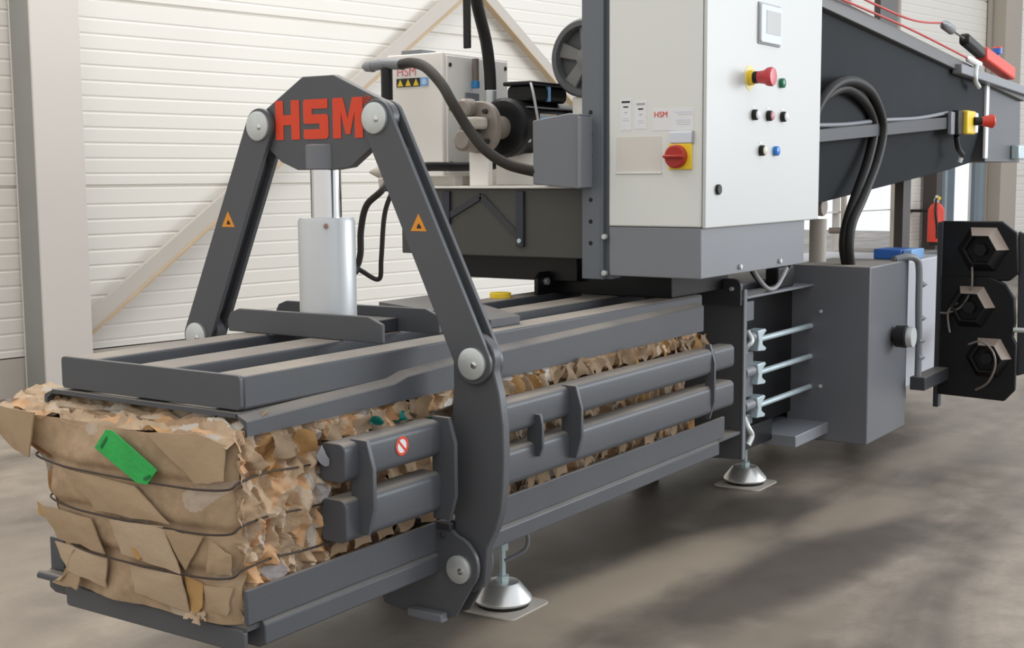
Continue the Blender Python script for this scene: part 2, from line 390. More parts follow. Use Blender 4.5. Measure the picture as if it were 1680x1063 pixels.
# top side
for y0, y1 in ((0.0, 0.112), (0.275, 0.415), (0.592, 0.705)):
    box('top_rail', 0.012, 2.68, y0, y1, 0.912, 1.0, PAINT, press, 0.008)
prism('front_plate', rrect(-0.002, 0.707, 0.914, 1.004, 0.012), -0.002, 0.012, 'x', M['paint_clean'], press, 0.002)
# roof sheet with folded-down lips; the lips deepen towards the rear
bm = bmesh.new()
add_box(bm, -0.012, 2.62, 0.0, 0.74, 0.896, 0.908)
for sg, o in ((-1, 0.0), (1, 0.742)):
    prev = None
    for xx, zt in ((-0.012, 0.892), (0.58, 0.908), (0.64, 0.922), (1.10, 0.940), (2.62, 0.960)):
        sec = [bm.verts.new((xx, o+sg*dy, z)) for dy, z in ((0.034, 0.852), (0.034, zt-0.004), (0.031, zt), (-0.004, min(zt+0.014, 0.985)), (-0.004, 0.90), (0.022, zt-0.012), (0.022, 0.852))]
        if prev:
            for k in range(7): bm.faces.new([prev[k], prev[(k+1) % 7], sec[(k+1) % 7], sec[k]])
        else: bm.faces.new(sec)
        prev = sec
    bm.faces.new(prev[::-1])
finish('ceiling_plate', bm, PAINT, press, 0.0)
# bottom side
bm = bmesh.new(); add_box(bm, -0.05, 3.0, -0.05, 0.80, 0.355, 0.368); finish('floor_plate', bm, PAINT, press, 0.002)
prism('front_sill', rrect(-0.045, 0.660, 0.300, 0.360, 0.012), -0.056, -0.04, 'x', M['paint_clean'], press, 0.003)
bm = bmesh.new(); add_lathe(bm, (-0.04, 0.60, 0.366), (0, 1, 0), [(0, 0.010), (0.195, 0.010), (0.20, 0.006)], 12)
finish('tray_lip', bm, PAINT, press)
for s in (0, 1):
    def Y(y): return y if s == 0 else 0.745-y
    def yb(a, b): return (min(Y(a), Y(b)), max(Y(a), Y(b)))
    lo, hi = yb(-0.062, -0.048)
    bm = bmesh.new()
    if s == 0: add_box(bm, -0.056, 2.78, lo, hi, 0.376, 0.467)
    else: add_box(bm, 0.0, 2.78, 0.738, 0.800, 0.370, 0.467)
    finish('lower_flange', bm, PAINT, press, 0.003)
    pts = [(Y(-0.050), 0.378), (Y(-0.066), 0.362), (Y(-0.066), 0.312), (Y(-0.040), 0.300), (Y(0.06), 0.300), (Y(0.06), 0.355), (Y(-0.02), 0.355)]
    prism('lower_channel', pts, 0.0, 2.72, 'x', PAINT, press, 0.003)
    # squeezing side beams, in a front and a rear length
    for z0, z1 in ((0.690, 0.796), (0.525, 0.643)):
        lo, hi = yb(-0.130, -0.040)
        for x0, x1 in ((0.246, 0.668), (0.86, 2.52)):
            bm = bmesh.new(); add_prism(bm, rrect(lo, hi, z0, z1, 0.022, 4), x0, x1, 'x'); finish('side_beam', bm, PAINT, press, 0.003)
        bm = bmesh.new(); add_prism(bm, rrect(lo, hi, z0+0.004, z1-0.004, 0.02, 4), 2.52, 2.72, 'x'); finish('beam_end', bm, PAINT, press, 0.004)
    for x0, out, top, bot in ((0.303, -0.178, 0.800, 0.540), (0.665, -0.182, 0.806, 0.500), (1.385, -0.178, 0.800, 0.552), (2.500, -0.142, 0.815, 0.505)):
        pts = [(Y(-0.10), top), (Y(out+0.022), top), (Y(out), top-0.075), (Y(out), bot+0.075), (Y(out+0.022), bot), (Y(-0.10), bot)]
        prism('stiffener_plate', pts, x0, x0+0.016, 'x', PAINT, press, 0.002)
    pts = [(Y(-0.10), 0.735), (Y(-0.15), 0.735), (Y(-0.158), 0.70), (Y(-0.158), 0.625), (Y(-0.146), 0.596), (Y(-0.10), 0.596)]
    prism('stiffener_plate', pts, 1.172, 1.186, 'x', PAINT, press, 0.002)
# end post and its rounded top bracket
bm = bmesh.new()
yb0 = 0.80
add_prism(bm, [(-0.052, 0.24), (0.30, 0.22), (0.30, 0.95), (-0.052, 0.95)], 2.98, 3.0, 'x')
finish('end_post', bm, PAINT, press, 0.002)
prism('end_post_lit_edge', [(-0.060, 0.24), (-0.052, 0.24), (-0.052, 1.0), (-0.060, 1.0)], 2.975, 3.005, 'x', M['paint_mid'], press, 0.001)  # lighter strip paints light onto the post edge
prism('top_bracket', [(0.30, 0.93), (0.30, 1.045)]+arc(-0.015, 1.012, 0.036, 90, 180, 6)+[(-0.051, 0.93)], 2.952, 2.978, 'x', M['paint_dark'], press, 0.002)  # dark tone paints in the shade under the cabinet
cyl('bracket_bolt', (2.935, -0.012, 1.005), (1, 0, 0), 0.010, 0.03, M['zinc'], press, 12)
prism('end_post', [(0.80, 0.24), (0.62, 0.22), (0.62, 0.95), (0.80, 0.95)], 2.98, 3.0, 'x', PAINT, press, 0.002)
# rear body of the press
bm = bmesh.new(); add_box(bm, 3.0, 6.6, 0.14, 0.70, 0.30, 0.99); finish('press_body', bm, M['paint_dark'], press, 0.01)
bm = bmesh.new(); add_box(bm, 4.62, 5.92, -0.10, 0.72, 0.26, 1.0); finish('rear_housing', bm, mat('pale_grey_steel', (0.42, 0.43, 0.47, 1), 0.4, var=0.04), press, 0.01)
bm = bmesh.new(); add_box(bm, 3.02, 3.50, 0.02, 0.72, 0.235, 0.34); finish('base_beam', bm, M['black'], press, 0.004)
bm = bmesh.new(); add_box(bm, 3.50, 4.7, -0.10, 0.72, 0.205, 0.262); finish('base_beam', bm, M['plinth'], press, 0.004)
for (x, y) in ((3.3, 0.6), (4.9, 0.1), (4.9, 0.6), (6.3, 0.3)):
    box('support_leg', x-0.05, x+0.05, y-0.05, y+0.05, 0.0, 0.30, M['paint_dark'], press)
# lid plate lying across the rails behind the yoke
prism('lid_plate', [(1.20, 0.06), (1.36, 0.05), (1.60, 0.36), (1.92, 0.80), (1.50, 0.79)], 1.001, 1.030, 'z', M['paint_clean'], press, 0.002)
prism('hinge_bracket', [(2.31, 1.0), (2.31, 1.07), (2.345, 1.096), (2.46, 1.096), (2.46, 1.115), (2.72, 1.115), (2.72, 1.0)], 0.59, 0.61, 'y', M['black'], press, 0.003)
cyl('hinge_pin', (2.37, 0.575, 1.055), (0, 1, 0), 0.016, 0.05, M['zinc'], press, 16)
cyl('yellow_cap', (2.13, 0.66, 1.0), (0, 0, 1), 0.045, 0.022, M['yellow'], press, 20)
box('support_block', 2.45, 3.0, 0.03, 0.62, 1.0, 1.106, M['black'], press)
# no-reaching sticker on the front side beam
st = cyl('warning_disc', (0.486, -0.1302, 0.752), (0, -1, 0), 0.027, 0.0016, M['white'], press, 28, 0.0004)
bm = bmesh.new()
n = 28
for k in range(n):
    a, b = 2*math.pi*k/n, 2*math.pi*(k+1)/n
    q = [(0.486+r*math.cos(t), 0.752+r*math.sin(t)) for r, t in ((0.020, a), (0.0275, a), (0.0275, b), (0.020, b))]
    add_prism(bm, q, -0.1326, -0.1318, 'y')
d = Vector((1, -1)).normalized(); e = Vector((1, 1)).normalized()
c0 = Vector((0.486, 0.752))
add_prism(bm, [tuple(c0+d*0.021+e*0.0035), tuple(c0+d*0.021-e*0.0035), tuple(c0-d*0.021-e*0.0035), tuple(c0-d*0.021+e*0.0035)], -0.1326, -0.1318, 'y')
finish('prohibition_ring', bm, M['redlogo'], st, 0)

# levelling feet
def foot(x, y, top, parent):
    f = lathe('levelling_foot', (x, y, 0.014), (0, 0, 1), [(0, 0.085), (0.006, 0.100), (0.014, 0.104), (0.024, 0.100), (0.066, 0.066), (0.074, 0.058), (0.078, 0.025), (0.078, 0.0)], M['alu'], parent, 40)
    prism('base_pad', rrect(x-0.13, x+0.12, y-0.125, y+0.115, 0.03), 0.0, 0.006, 'z', M['plinthwall'], f, 0.001)
    lathe('rubber_ring', (x, y, 0.006), (0, 0, 1), [(0, 0.092), (0.010, 0.092)], M['blackmatt'], f, 32)
    lathe('stem', (x, y, 0.09), (0, 0, 1), [(0, 0.024), (0.02, 0.024), (0.022, 0.012), (0.11, 0.012), (0.112, 0.022), (0.145, 0.022), (0.147, 0.012), (top-0.09, 0.012)], M['zincblue'], f, 6)
    return f
foot(1.348, 0.122, 0.32, press)
foot(3.499, 0.157, 0.40, press)
foot(1.348, 0.62, 0.32, press); 
tube('cable_loop', [(1.27, 0.02, 0.32), (1.32, 0.0, 0.28), (1.32, 0.01, 0.225), (1.27, 0.06, 0.19)], 0.007, M['paint_mid'], press)

# ------------------------------------------------------------------ clamping yoke
yoke = thing('clamping_yoke', (0.79, 0.407, 0.15), 'A-shaped grey clamping yoke with red lettering and upright cylinder, straddling the channel', 'clamping yoke')
YC = 0.407
head_pts = [(0.475, 1.818), (0.345, 1.818), (0.182, 1.746)]+arc(0.163, 1.680, 0.055, 110, 235, 8)+[(0.281, 1.533), (0.345, 1.525), (0.505, 1.526), (0.575, 1.552)]+arc(0.651, 1.668, 0.052, -80, 100, 8)
prism('head_plate', head_pts, 0.768, 0.800, 'x', M['paint_clean'], yoke, 0.003)
# lettering on the head
def let(name, polys):
    bm = bmesh.new()
    for p in polys: add_prism(bm, p, 0.7655, 0.7685, 'x')
    finish(name, bm, M['redlogo'], yoke, 0.0)
def P(y0, z0, pts): return [(y0-u, z0+w) for u, w in pts]
zb = 1.622; h = 0.124
let('letter_h', [P(0.593, zb, [(0, 0), (0.034, 0), (0.034, 0.046), (0.068, 0.046), (0.068, 0), (0.104, 0), (0.104, h), (0.068, h), (0.068, 0.078), (0.034, 0.078), (0.034, h), (0, h)])])
let('letter_s', [P(0.472, zb, [(0.006, 0), (0.096, 0), (0.104, 0.008), (0.104, 0.070), (0.096, 0.077), (0.036, 0.077), (0.036, 0.094), (0.102, 0.094), (0.102, h), (0.006, h), (0.0, h-0.007), (0.0, 0.055), (0.007, 0.048), (0.068, 0.048), (0.068, 0.031), (0.0, 0.031), (0.0, 0.006)])])
let('letter_m', [P(0.349, zb, [(0, 0), (0.033, 0), (0.033, 0.080), (0.052, 0.012), (0.070, 0.012), (0.089, 0.080), (0.089, 0), (0.122, 0), (0.122, h), (0.080, h), (0.061, 0.058), (0.042, h), (0, h)])])
lettering('registered_mark', '®', 0.042, (0.7665, 0.223, 1.718), (0, -1, 0), (0, 0, 1), M['redlogo'], yoke)

def pin(c, r, x0, x1, parent=yoke):
    p = lathe('pivot_pin', (x0, c[0], c[1]), (1, 0, 0), [(0, r*0.86), (0.003, r), (0.012, r), (0.014, r*0.7), (x1-x0, r*0.7)], M['zinc'], parent, 36)
    lathe('pin_dimple', (x0-0.0035, c[0]-0.012, c[1]-0.003), (1, 0, 0), [(0, 0.004), (0.002, 0.010), (0.006, 0.011)], M['chrome'], p, 16)
    return p
pinU = [(0.163, 1.679), (0.651, 1.668)]; pinM = [(-0.190, 0.957), (0.972, 0.965)]; pinB = [(-0.143, 0.334), (0.925, 0.334)]
for k in range(2):
    sg = 1 if k == 0 else -1
    arm_pts = capsule(pinU[k], pinM[k], 0.057, 0.062)
    a = prism('arm', arm_pts, 0.748, 0.764, 'x', M['paint_clean'], yoke, 0.002)
    prism('rear_arm_plate', arm_pts, 0.804, 0.820, 'x', M['paint_clean'], a, 0.002)
    u = Vector(pinU[k]); w = Vector(pinM[k]); dd = (w-u)
    prism('arm_web', capsule(u+dd*0.17, u+dd*0.84, 0.040, 0.042), 0.764, 0.804, 'x', M['paint_dark'], a, 0.0)
    # warning triangle
    t = u+dd*0.47+Vector((0.0, 0.0)); ty, tz = (0.003 if k == 0 else 0.803), 1.360
    tri = [(ty+0.030, tz-0.019), (ty-0.030, tz-0.019), (ty, tz+0.033)]
    w1 = prism('warning_triangle', tri, 0.7470, 0.7482, 'x', M['orange'], a, 0.0)
    prism('hand_symbol', [(ty+0.007, tz-0.011), (ty-0.010, tz-0.011), (ty-0.010, tz-0.006), (ty-0.002, tz+0.004), (ty+0.003, tz)], 0.7464, 0.7471, 'x', M['ink'], w1, 0.0)
    pin(pinU[k], 0.047, 0.736, 0.826); pin(pinM[k], 0.047, 0.736, 0.826); pin(pinB[k], 0.043, 0.722, 0.83)
    # crescent jaw, traced on the near side and mirrored for the far one
    def my(y): return y if k == 0 else 2*0.391-y
    cr = [(-0.106, 0.955), (-0.106, 0.88), (-0.100, 0.808), (-0.104, 0.734), (-0.111, 0.637), (-0.110, 0.563), (-0.100, 0.44), (-0.075, 0.33), (-0.08, 0.27)]
    cr += arc(-0.143, 0.334, 0.080, -50, -150, 8)
    cr += [(-0.221, 0.400), (-0.252, 0.46), (-0.272, 0.52), (-0.281, 0.591), (-0.285, 0.682), (-0.283, 0.777), (-0.270, 0.871), (-0.253, 0.93)]
    cr += arc(-0.178, 0.966, 0.078, 195, 0, 12)
    prism('crescent_jaw', [(my(y), z) for y, z in cr], 0.766, 0.802, 'x', M['paint_clean'], yoke, 0.004)
    # bracket plates round the lower pin
    br = [(0.05, 0.455), (-0.024, 0.459), (-0.105, 0.455)]+arc(-0.120, 0.345, 0.090, 100, 225, 10)+[(-0.125, 0.185), (-0.085, 0.168), (0.073, 0.168), (0.15, 0.178), (0.20, 0.30)]
    b1 = prism('pivot_bracket', [(my(y), z) for y, z in br], 0.734, 0.750, 'x', M['paint_clean'], yoke, 0.003)
    prism('rear_bracket_plate', [(my(y), z) for y, z in br], 0.806, 0.822, 'x', M['paint_clean'], b1, 0.003)
    lo, hi = sorted((my(0.032), my(-0.098)))
    box('foot_block', 0.70, 0.734, lo, hi, 0.166, 0.193, M['paint_mid'], b1, 0.004)
    lo, hi = sorted((my(0.06), my(-0.115)))
    box('top_block', 0.728, 0.75, lo, hi, 0.446, 0.470, M['paint_dark'], b1, 0.004)
    for yy in (-0.03, -0.085):
        cyl('bolt', (0.724, my(yy), 0.430), (1, 0, 0), 0.009, 0.012, M['paint_dark'], b1, 8)
# cross saddle plates carrying the cylinder
sad = [(0.768, 1.001), (0.770, 1.040), (0.755, 1.064), (0.720, 1.077), (0.167, 1.080), (0.112, 1.058), (0.112, 1.001)]
prism('saddle_plate', sad, 0.700, 0.716, 'x', M['paint_clean'], yoke, 0.003)
prism('saddle_plate', [(y+0.06 if y > 0.4 else y, z) for y, z in sad], 0.985, 1.001, 'x', M['paint_clean'], yoke, 0.003)
box('saddle_base', 0.716, 0.985, 0.28, 0.56, 1.002, 1.045, M['paint_dark'], yoke)
cy = lathe('hydraulic_cylinder', (0.800, 0.415, 1.045), (0, 0, 1), [(0, 0.095), (0.012, 0.095), (0.014, 0.091), (0.318, 0.091), (0.330, 0.086), (0.330, 0.055)], M['silver'], yoke, 48)
lathe('piston_rod', (0.800, 0.415, 1.372), (0, 0, 1), [(0, 0.049), (0.160, 0.049)], M['chrome'], cy, 40)
lathe('rod_socket', (0.800, 0.415, 1.526), (0, 0, 1), [(0, 0.058), (0.004, 0.062), (0.076, 0.062), (0.080, 0.056)], M['paint_mid'], cy, 40)
cyl('port_plug', (0.80, 0.505, 1.285), (0, 1, 0), 0.010, 0.012, M['paint_mid'], cy, 10)
cyl('port_plug', (0.735, 0.36, 1.352), (-0.7, -0.7, 0), 0.008, 0.016, mat('reddish_plug', (0.35, 0.2, 0.17, 1)), cy, 10)
cyl('hose_port', (0.87, 0.39, 1.20), (1, 0, 0), 0.014, 0.04, M['blackmatt'], cy, 12)

def hose(name, pts, r, m, label, group=None, fit=None):
    bm = bmesh.new(); add_tube(bm, pts, r, 14, 10)
    o = finish(name, bm, m, None, 0, smooth=60)
    tag(o, label, 'hose', group)
    return o
hose('hydraulic_hose', [(0.90, 0.43, 1.235), (0.95, 0.40, 1.195), (0.97, 0.345, 1.17), (0.96, 0.325, 1.24), (0.95, 0.30, 1.38), (0.97, 0.28, 1.46), (1.08, 0.33, 1.52)], 0.008, M['hose_brown'], 'thin outer hose looping from the cylinder up behind the right arm')
hose('hydraulic_hose', [(0.90, 0.44, 1.185), (0.94, 0.42, 1.205), (0.955, 0.41, 1.25), (0.955, 0.405, 1.33), (0.95, 0.375, 1.41), (0.97, 0.325, 1.46), (1.10, 0.37, 1.53)], 0.011, M['hose_brown'], 'thicker inner hose curving from the cylinder up to the pale fittings')

# ------------------------------------------------------------------ cardboard bales
PAL = [((0.50, 0.36, 0.235), 6), ((0.44, 0.31, 0.195), 5), ((0.55, 0.43, 0.31), 4), ((0.60, 0.36, 0.19), 2.0), ((0.33, 0.21, 0.12), 1.5), ((0.57, 0.50, 0.43), 1.6), ((0.50, 0.29, 0.12), 1.2), ((0.45, 0.42, 0.42), 0.4)]
def pick(rnd):
    t = rnd.random()*sum(w for _, w in PAL)
    for c, w in PAL:
        t -= w
        if t < 0: break
    k = 0.85+rnd.random()*0.3
    return tuple(x*k for x in c)
def crumpled(bm, layer, place, nu, nv, lu, lv, cell_u, cell_v, amp, seed, tilt=1.0, extra=None):
    """sheet of crushed scraps: every scrap is a tilted facet with a colour of its own.
       place(u, v, h) gives the world point for metres u, v along the sheet and h out of it"""
    rnd = random.Random(seed)
    n = int(lu*lv/(cell_u*cell_v))+4
    kd = kdtree.KDTree(n); S = []
    for i in range(n):
        u, v = rnd.random()*lu, rnd.random()*lv
        c = (0, 0.30, 0.22) if False else pick(rnd)
        if extra and rnd.random() < extra[1]: c = extra[0][rnd.randrange(len(extra[0]))]
        S.append((u, v, (rnd.random()-0.5)*2*amp, rnd.gauss(0, 0.35)*tilt, rnd.gauss(0, 0.35)*tilt, c))
        kd.insert((u/cell_u, v/cell_v, 0), i)
    kd.balance()
    hs = []; ks = []
    for j in range(nv+1):
        hrow = []; krow = []
        for i in range(nu+1):
            u = lu*i/nu; v = lv*j/nv
            w = noise.noise_vector(Vector((u*22, v*22, seed)))*0.45
            _, k, dist = kd.find((u/cell_u+w.x, v/cell_v+w.y, 0))
            s = S[k]
            hgt = s[2]+s[3]*(u-s[0])+s[4]*(v-s[1])
            hgt = max(-2.2*amp, min(2.2*amp, hgt))+noise.noise(Vector((u*60, v*60, seed)))*amp*0.30-(0.25-abs(noise.noise(Vector((u*34+v*9, v*20, seed+3)))))*amp*0.9
            hrow.append(hgt); krow.append(k)
        hs.append(hrow); ks.append(krow)
    for _ in range(1):                                   # scraps lean on each other: soften the steps
        hs = [[(hs[j][i]*2+hs[max(j-1, 0)][i]+hs[min(j+1, nv)][i]+hs[j][max(i-1, 0)]+hs[j][min(i+1, nu)])/6 for i in range(nu+1)] for j in range(nv+1)]
    grid = [[(bm.verts.new(place(lu*i/nu, lv*j/nv, hs[j][i])), S[ks[j][i]][5]) for i in range(nu+1)] for j in range(nv+1)]
    for j in range(nv):
        for i in range(nu):
            f = bm.faces.new([grid[j][i][0], grid[j][i+1][0], grid[j+1][i+1][0], grid[j+1][i][0]])
            col = grid[j][i][1]
            for lp in f.loops: lp[layer] = (*col, 1)

def lerp_tab(tab, z):
    for (z0, y0), (z1, y1) in zip(tab, tab[1:]):
        if z <= z1: return y0+(y1-y0)*max(0, (z-z0))/(z1-z0)
    return tab[-1][1]
SIL = [(0.368, 0.655), (0.43, 0.65), (0.50, 0.640), (0.545, 0.665), (0.585, 0.695), (0.65, 0.725), (0.70, 0.735), (0.733, 0.775), (0.79, 0.885), (0.84, 0.915), (0.89, 0.90)]
WZ = (0.722, 0.608, 0.495)
def pinch(z):      # how far the tie wires draw the board in
    return sum(0.013*math.exp(-((z-w)/0.016)**2) for w in WZ)
bale = thing('cardboard_bale', (0.25, 0.33, 0.368), 'wire-tied brown cardboard bale emerging from the channel mouth, green paper slip on its face', 'bale')
bm = bmesh.new(); lay = bm.loops.layers.float_color.new('scrap')
# front face: large crushed sheets of kraft board
NU, NV = 110, 96
rows = []
for j in range(NV+1):
    z = 0.370+(0.845-0.370)*j/NV; row = []
    for i in range(NU+1):
        t = i/NU; y1 = lerp_tab(SIL, z); y = -0.034+(y1+0.034)*t
        bul = 0.018*math.sin(math.pi*min(1, max(0, (z-0.37)/0.5)))+0.02*math.sin(math.pi*t)
        fold = noise.noise(Vector((y*5+z*4, z*3-y*3, 4)))
        ridge = abs(noise.noise(Vector((y*3.2+z*4.5, z*2.0, 9.1))))
        fine = noise.noise(Vector((y*26, z*26, 2)))*0.0025
        side_roll = 0.03*max(0, (0.10-t)/0.10)**2+0.05*max(0, (t-0.9)/0.1)**2
        x = -0.064-bul*0.7+pinch(z)+0.015*fold-0.028*(0.25-ridge)+fine+side_roll
        row.append((bm.verts.new((x, y, z)), ridge, y, z))
    rows.append(row)
for j in range(NV):
    for i in range(NU):
        f = bm.faces.new([rows[j][i][0], rows[j][i+1][0], rows[j+1][i+1][0], rows[j+1][i][0]])
        _, rg, y, z = rows[j][i]
        k = 0.94+0.16*noise.noise(Vector((y*3, z*7, 1)))+0.10*noise.noise(Vector((y*20+z*13, z*9, 5)))
        c = (0.43*k, 0.30*k, 0.185*k)
        pale = noise.noise(Vector((y*6, z*9, 22)))
        if pale > 0.42: c = tuple(a*0.55+b*0.45 for a, b in zip(c, (0.56, 0.49, 0.43)))
        for lp in f.loops: lp[lay] = (*c, 1)
front_n = len(bm.faces)
# torn layers on the top front edge
crumpled(bm, lay, lambda u, v, hh: (-0.075+v*0.9+hh*0.3, -0.03+u*(1+0.0*v), 0.842+v*0.33+hh*0.9+0.008*math.sin(u*9)), 150, 36, 0.94, 0.16, 0.075, 0.018, 0.009, 31, 0.8)
# right-hand side of crumpled ends
def sidepl(u, v, hh): 
    z = 0.372+v
    y = -0.026-hh-0.012*math.sin(math.pi*min(1, v/0.5))+pinch(z)*0.7
    y += 0.080*min(1, max(0, (u-0.34)/0.06))*(1 if z < 0.79 else 0)
    if z < 0.475: y = max(y, -0.044)
    if z > 0.842 and u > 0.055: y = max(y, -0.018)
    return (-0.072+u+0.02*max(0, 0.05-u)/0.05, y, z)
crumpled(bm, lay, sidepl, 210, 150, 0.72, 0.50, 0.026, 0.050, 0.017, 5, 1.7)
crumpled(bm, lay, lambda u, v, hh: (-0.05+u, lerp_tab(SIL, 0.372+v)-0.01+(0.74-lerp_tab(SIL, 0.372+v))*min(1, u/0.12)+hh*0.6, 0.372+v), 60, 44, 0.70, 0.50, 0.05, 0.05, 0.012, 8, 1.2)
add = bm.verts.new
b0 = len(bm.faces)
add_box(bm, -0.02, 0.64, 0.085, 0.70, 0.369, 0.862)
bm.faces.ensure_lookup_table()
for f in bm.faces[b0:]:
    for lp in f.loops: lp[lay] = (0.36, 0.25, 0.15, 1)
finish('bale_body', bm, M['scrap'], bale, 0, smooth=28)

def sheet(name, pts, m, parent, th=0.0045, bend=0.0, seed=0):
    """torn sheet of board: outline pts (y,z) at a mean x per corner, given as (x,y,z)"""
    pts = [(p[0]-0.004-0.006*((seed*7+i*5) % 3), p[1], p[2]) for i, p in enumerate(pts)]
    bm = bmesh.new(); n = len(pts)
    cx = sum((Vector(p) for p in pts), Vector())/n
    rnd = random.Random(seed); edge = []
    for i in range(n):                                   # slightly uneven edges
        a = Vector(pts[i]); b = Vector(pts[(i+1) % n])
        for k in range(4):
            p = a.lerp(b, k/4)
            if k: p = p+Vector((rnd.gauss(0, 0.0012), rnd.gauss(0, 0.0018), rnd.gauss(0, 0.0018)))
            edge.append(p)
    rings = [edge, [cx.lerp(p, 0.62)+Vector((-bend*0.7, 0, 0)) for p in edge], [cx.lerp(p, 0.3)+Vector((-bend, 0, 0)) for p in edge]]
    for off in (0, th):
        vs = [[bm.verts.new(p+Vector((off, 0, 0))) for p in r_] for r_ in rings]
        m_ = len(edge)
        for a, b in zip(vs, vs[1:]):
            for i in range(m_): bm.faces.new([a[i], a[(i+1) % m_], b[(i+1) % m_], b[i]])
        bm.faces.new(vs[-1])
        if off == 0: first = vs[0]
        else:
            for i in range(m_): bm.faces.new([first[i], vs[0][i], vs[0][(i+1) % m_], first[(i+1) % m_]])
    return finish(name, bm, m, parent, 0, smooth=40)
# flaps and sheets of the front face
sheet('cardboard_sheet', [(-0.094, 0.40, 0.598), (-0.096, 0.192, 0.607), (-0.084, 0.132, 0.490), (-0.088, 0.362, 0.508)], M['kraft_pale'], bale, bend=0.004, seed=1)
prism('tear_hole', [(0.312, 0.536), (0.300, 0.534), (0.278, 0.510), (0.283, 0.505), (0.300, 0.514)], -0.1075, -0.1000, 'x', M['kraft_brown'], bale, 0.0)
sheet('cardboard_sheet', [(-0.084, 0.640, 0.500), (-0.086, 0.425, 0.486), (-0.080, 0.447, 0.395), (-0.082, 0.592, 0.425)], M['kraft_pale'], bale, bend=0.003, seed=2)
sheet('cardboard_sheet', [(-0.088, 0.342, 0.482), (-0.090, 0.126, 0.488), (-0.078, 0.119, 0.390), (-0.080, 0.338, 0.404)], M['kraft_pale'], bale, bend=0.004, seed=3)
sheet('cardboard_sheet', [(-0.080, 0.128, 0.486), (-0.080, 0.066, 0.470), (-0.076, 0.066, 0.412), (-0.078, 0.100, 0.388), (-0.078, 0.120, 0.400)], M['kraft_brown'], bale, seed=4)
sheet('cardboard_sheet', [(-0.088, 0.188, 0.602), (-0.080, 0.050, 0.604), (-0.082, 0.128, 0.498)], M['kraft'], bale, bend=0.003, seed=5)
sheet('cardboard_sheet', [(-0.074, 0.045, 0.590), (-0.062, -0.028, 0.560), (-0.060, -0.02, 0.505), (-0.078, 0.055, 0.502)], M['kraft'], bale, bend=0.006, seed=6)
sheet('cardboard_sheet', [(-0.076, 0.062, 0.470), (-0.062, -0.02, 0.470), (-0.062, -0.01, 0.400), (-0.074, 0.055, 0.405)], M['kraft'], bale, bend=0.006, seed=7)
sheet('cardboard_sheet', [(-0.086, 0.70, 0.595), (-0.092, 0.48, 0.588), (-0.088, 0.44, 0.492), (-0.08, 0.632, 0.508)], M['kraft'], bale, bend=0.004, seed=8)
sheet('cardboard_sheet', [(-0.084, 0.52, 0.49), (-0.084, 0.56, 0.49), (-0.09, 0.62, 0.395), (-0.082, 0.68, 0.372), (-0.08, 0.56, 0.372)], M['kraft'], bale, seed=9)
sheet('cardboard_sheet', [(-0.103, 0.92, 0.872), (-0.10, 0.70, 0.858), (-0.088, 0.735, 0.728), (-0.092, 0.80, 0.742), (-0.10, 0.895, 0.80)], M['kraft'], bale, bend=0.004, seed=10)
sheet('cardboard_sheet', [(-0.092, 0.235, 0.850), (-0.086, 0.06, 0.866), (-0.070, -0.018, 0.84), (-0.070, -0.018, 0.75), (-0.088, 0.07, 0.735)], M['kraft'], bale, bend=0.006, seed=11)
sheet('cardboard_sheet', [(-0.090, 0.60, 0.716), (-0.094, 0.30, 0.700), (-0.092, 0.16, 0.620), (-0.086, 0.46, 0.612)], M['kraft'], bale, bend=0.004, seed=13)
sheet('torn_strip', [(-0.09, 0.72, 0.60), (-0.088, 0.60, 0.565), (-0.09, 0.59, 0.545), (-0.092, 0.71, 0.566)], M['kraft_brown'], bale, seed=12)
for k, (y, z) in enumerate(((0.09, 0.372), (0.115, 0.380), (0.075, 0.383))):
    sheet('cardboard_scrap', [(-0.082, y-0.02, z-0.006), (-0.080, y+0.018, z-0.008), (-0.070, y+0.016, z+0.014), (-0.076, y-0.014, z+0.016)], M['kraft_pale'], bale, seed=20+k)
# tie wires round front and side
for z in WZ:
    pts = [(0.10, lerp_tab(SIL, z)+0.03, z), (-0.01, lerp_tab(SIL, z)+0.022, z+0.004), (-0.066, lerp_tab(SIL, z)-0.012, z+0.003)]
    for t in (0.8, 0.62, 0.45, 0.28, 0.12):
        y = -0.034+(lerp_tab(SIL, z)+0.034)*t
        pts.append((-0.088-0.012*math.sin(math.pi*t), y, z-0.006*math.sin(math.pi*t)))
    pts += [(-0.076, -0.028, z+0.006), (-0.05, -0.044, z+0.022), (0.05, -0.047, z+0.030), (0.16, -0.049, z+0.022), (0.30, -0.047, z+0.018), (0.55, -0.044, z+0.018)]
    tube('tie_wire', pts, 0.0030, M['wire'], bale, 8, 6)
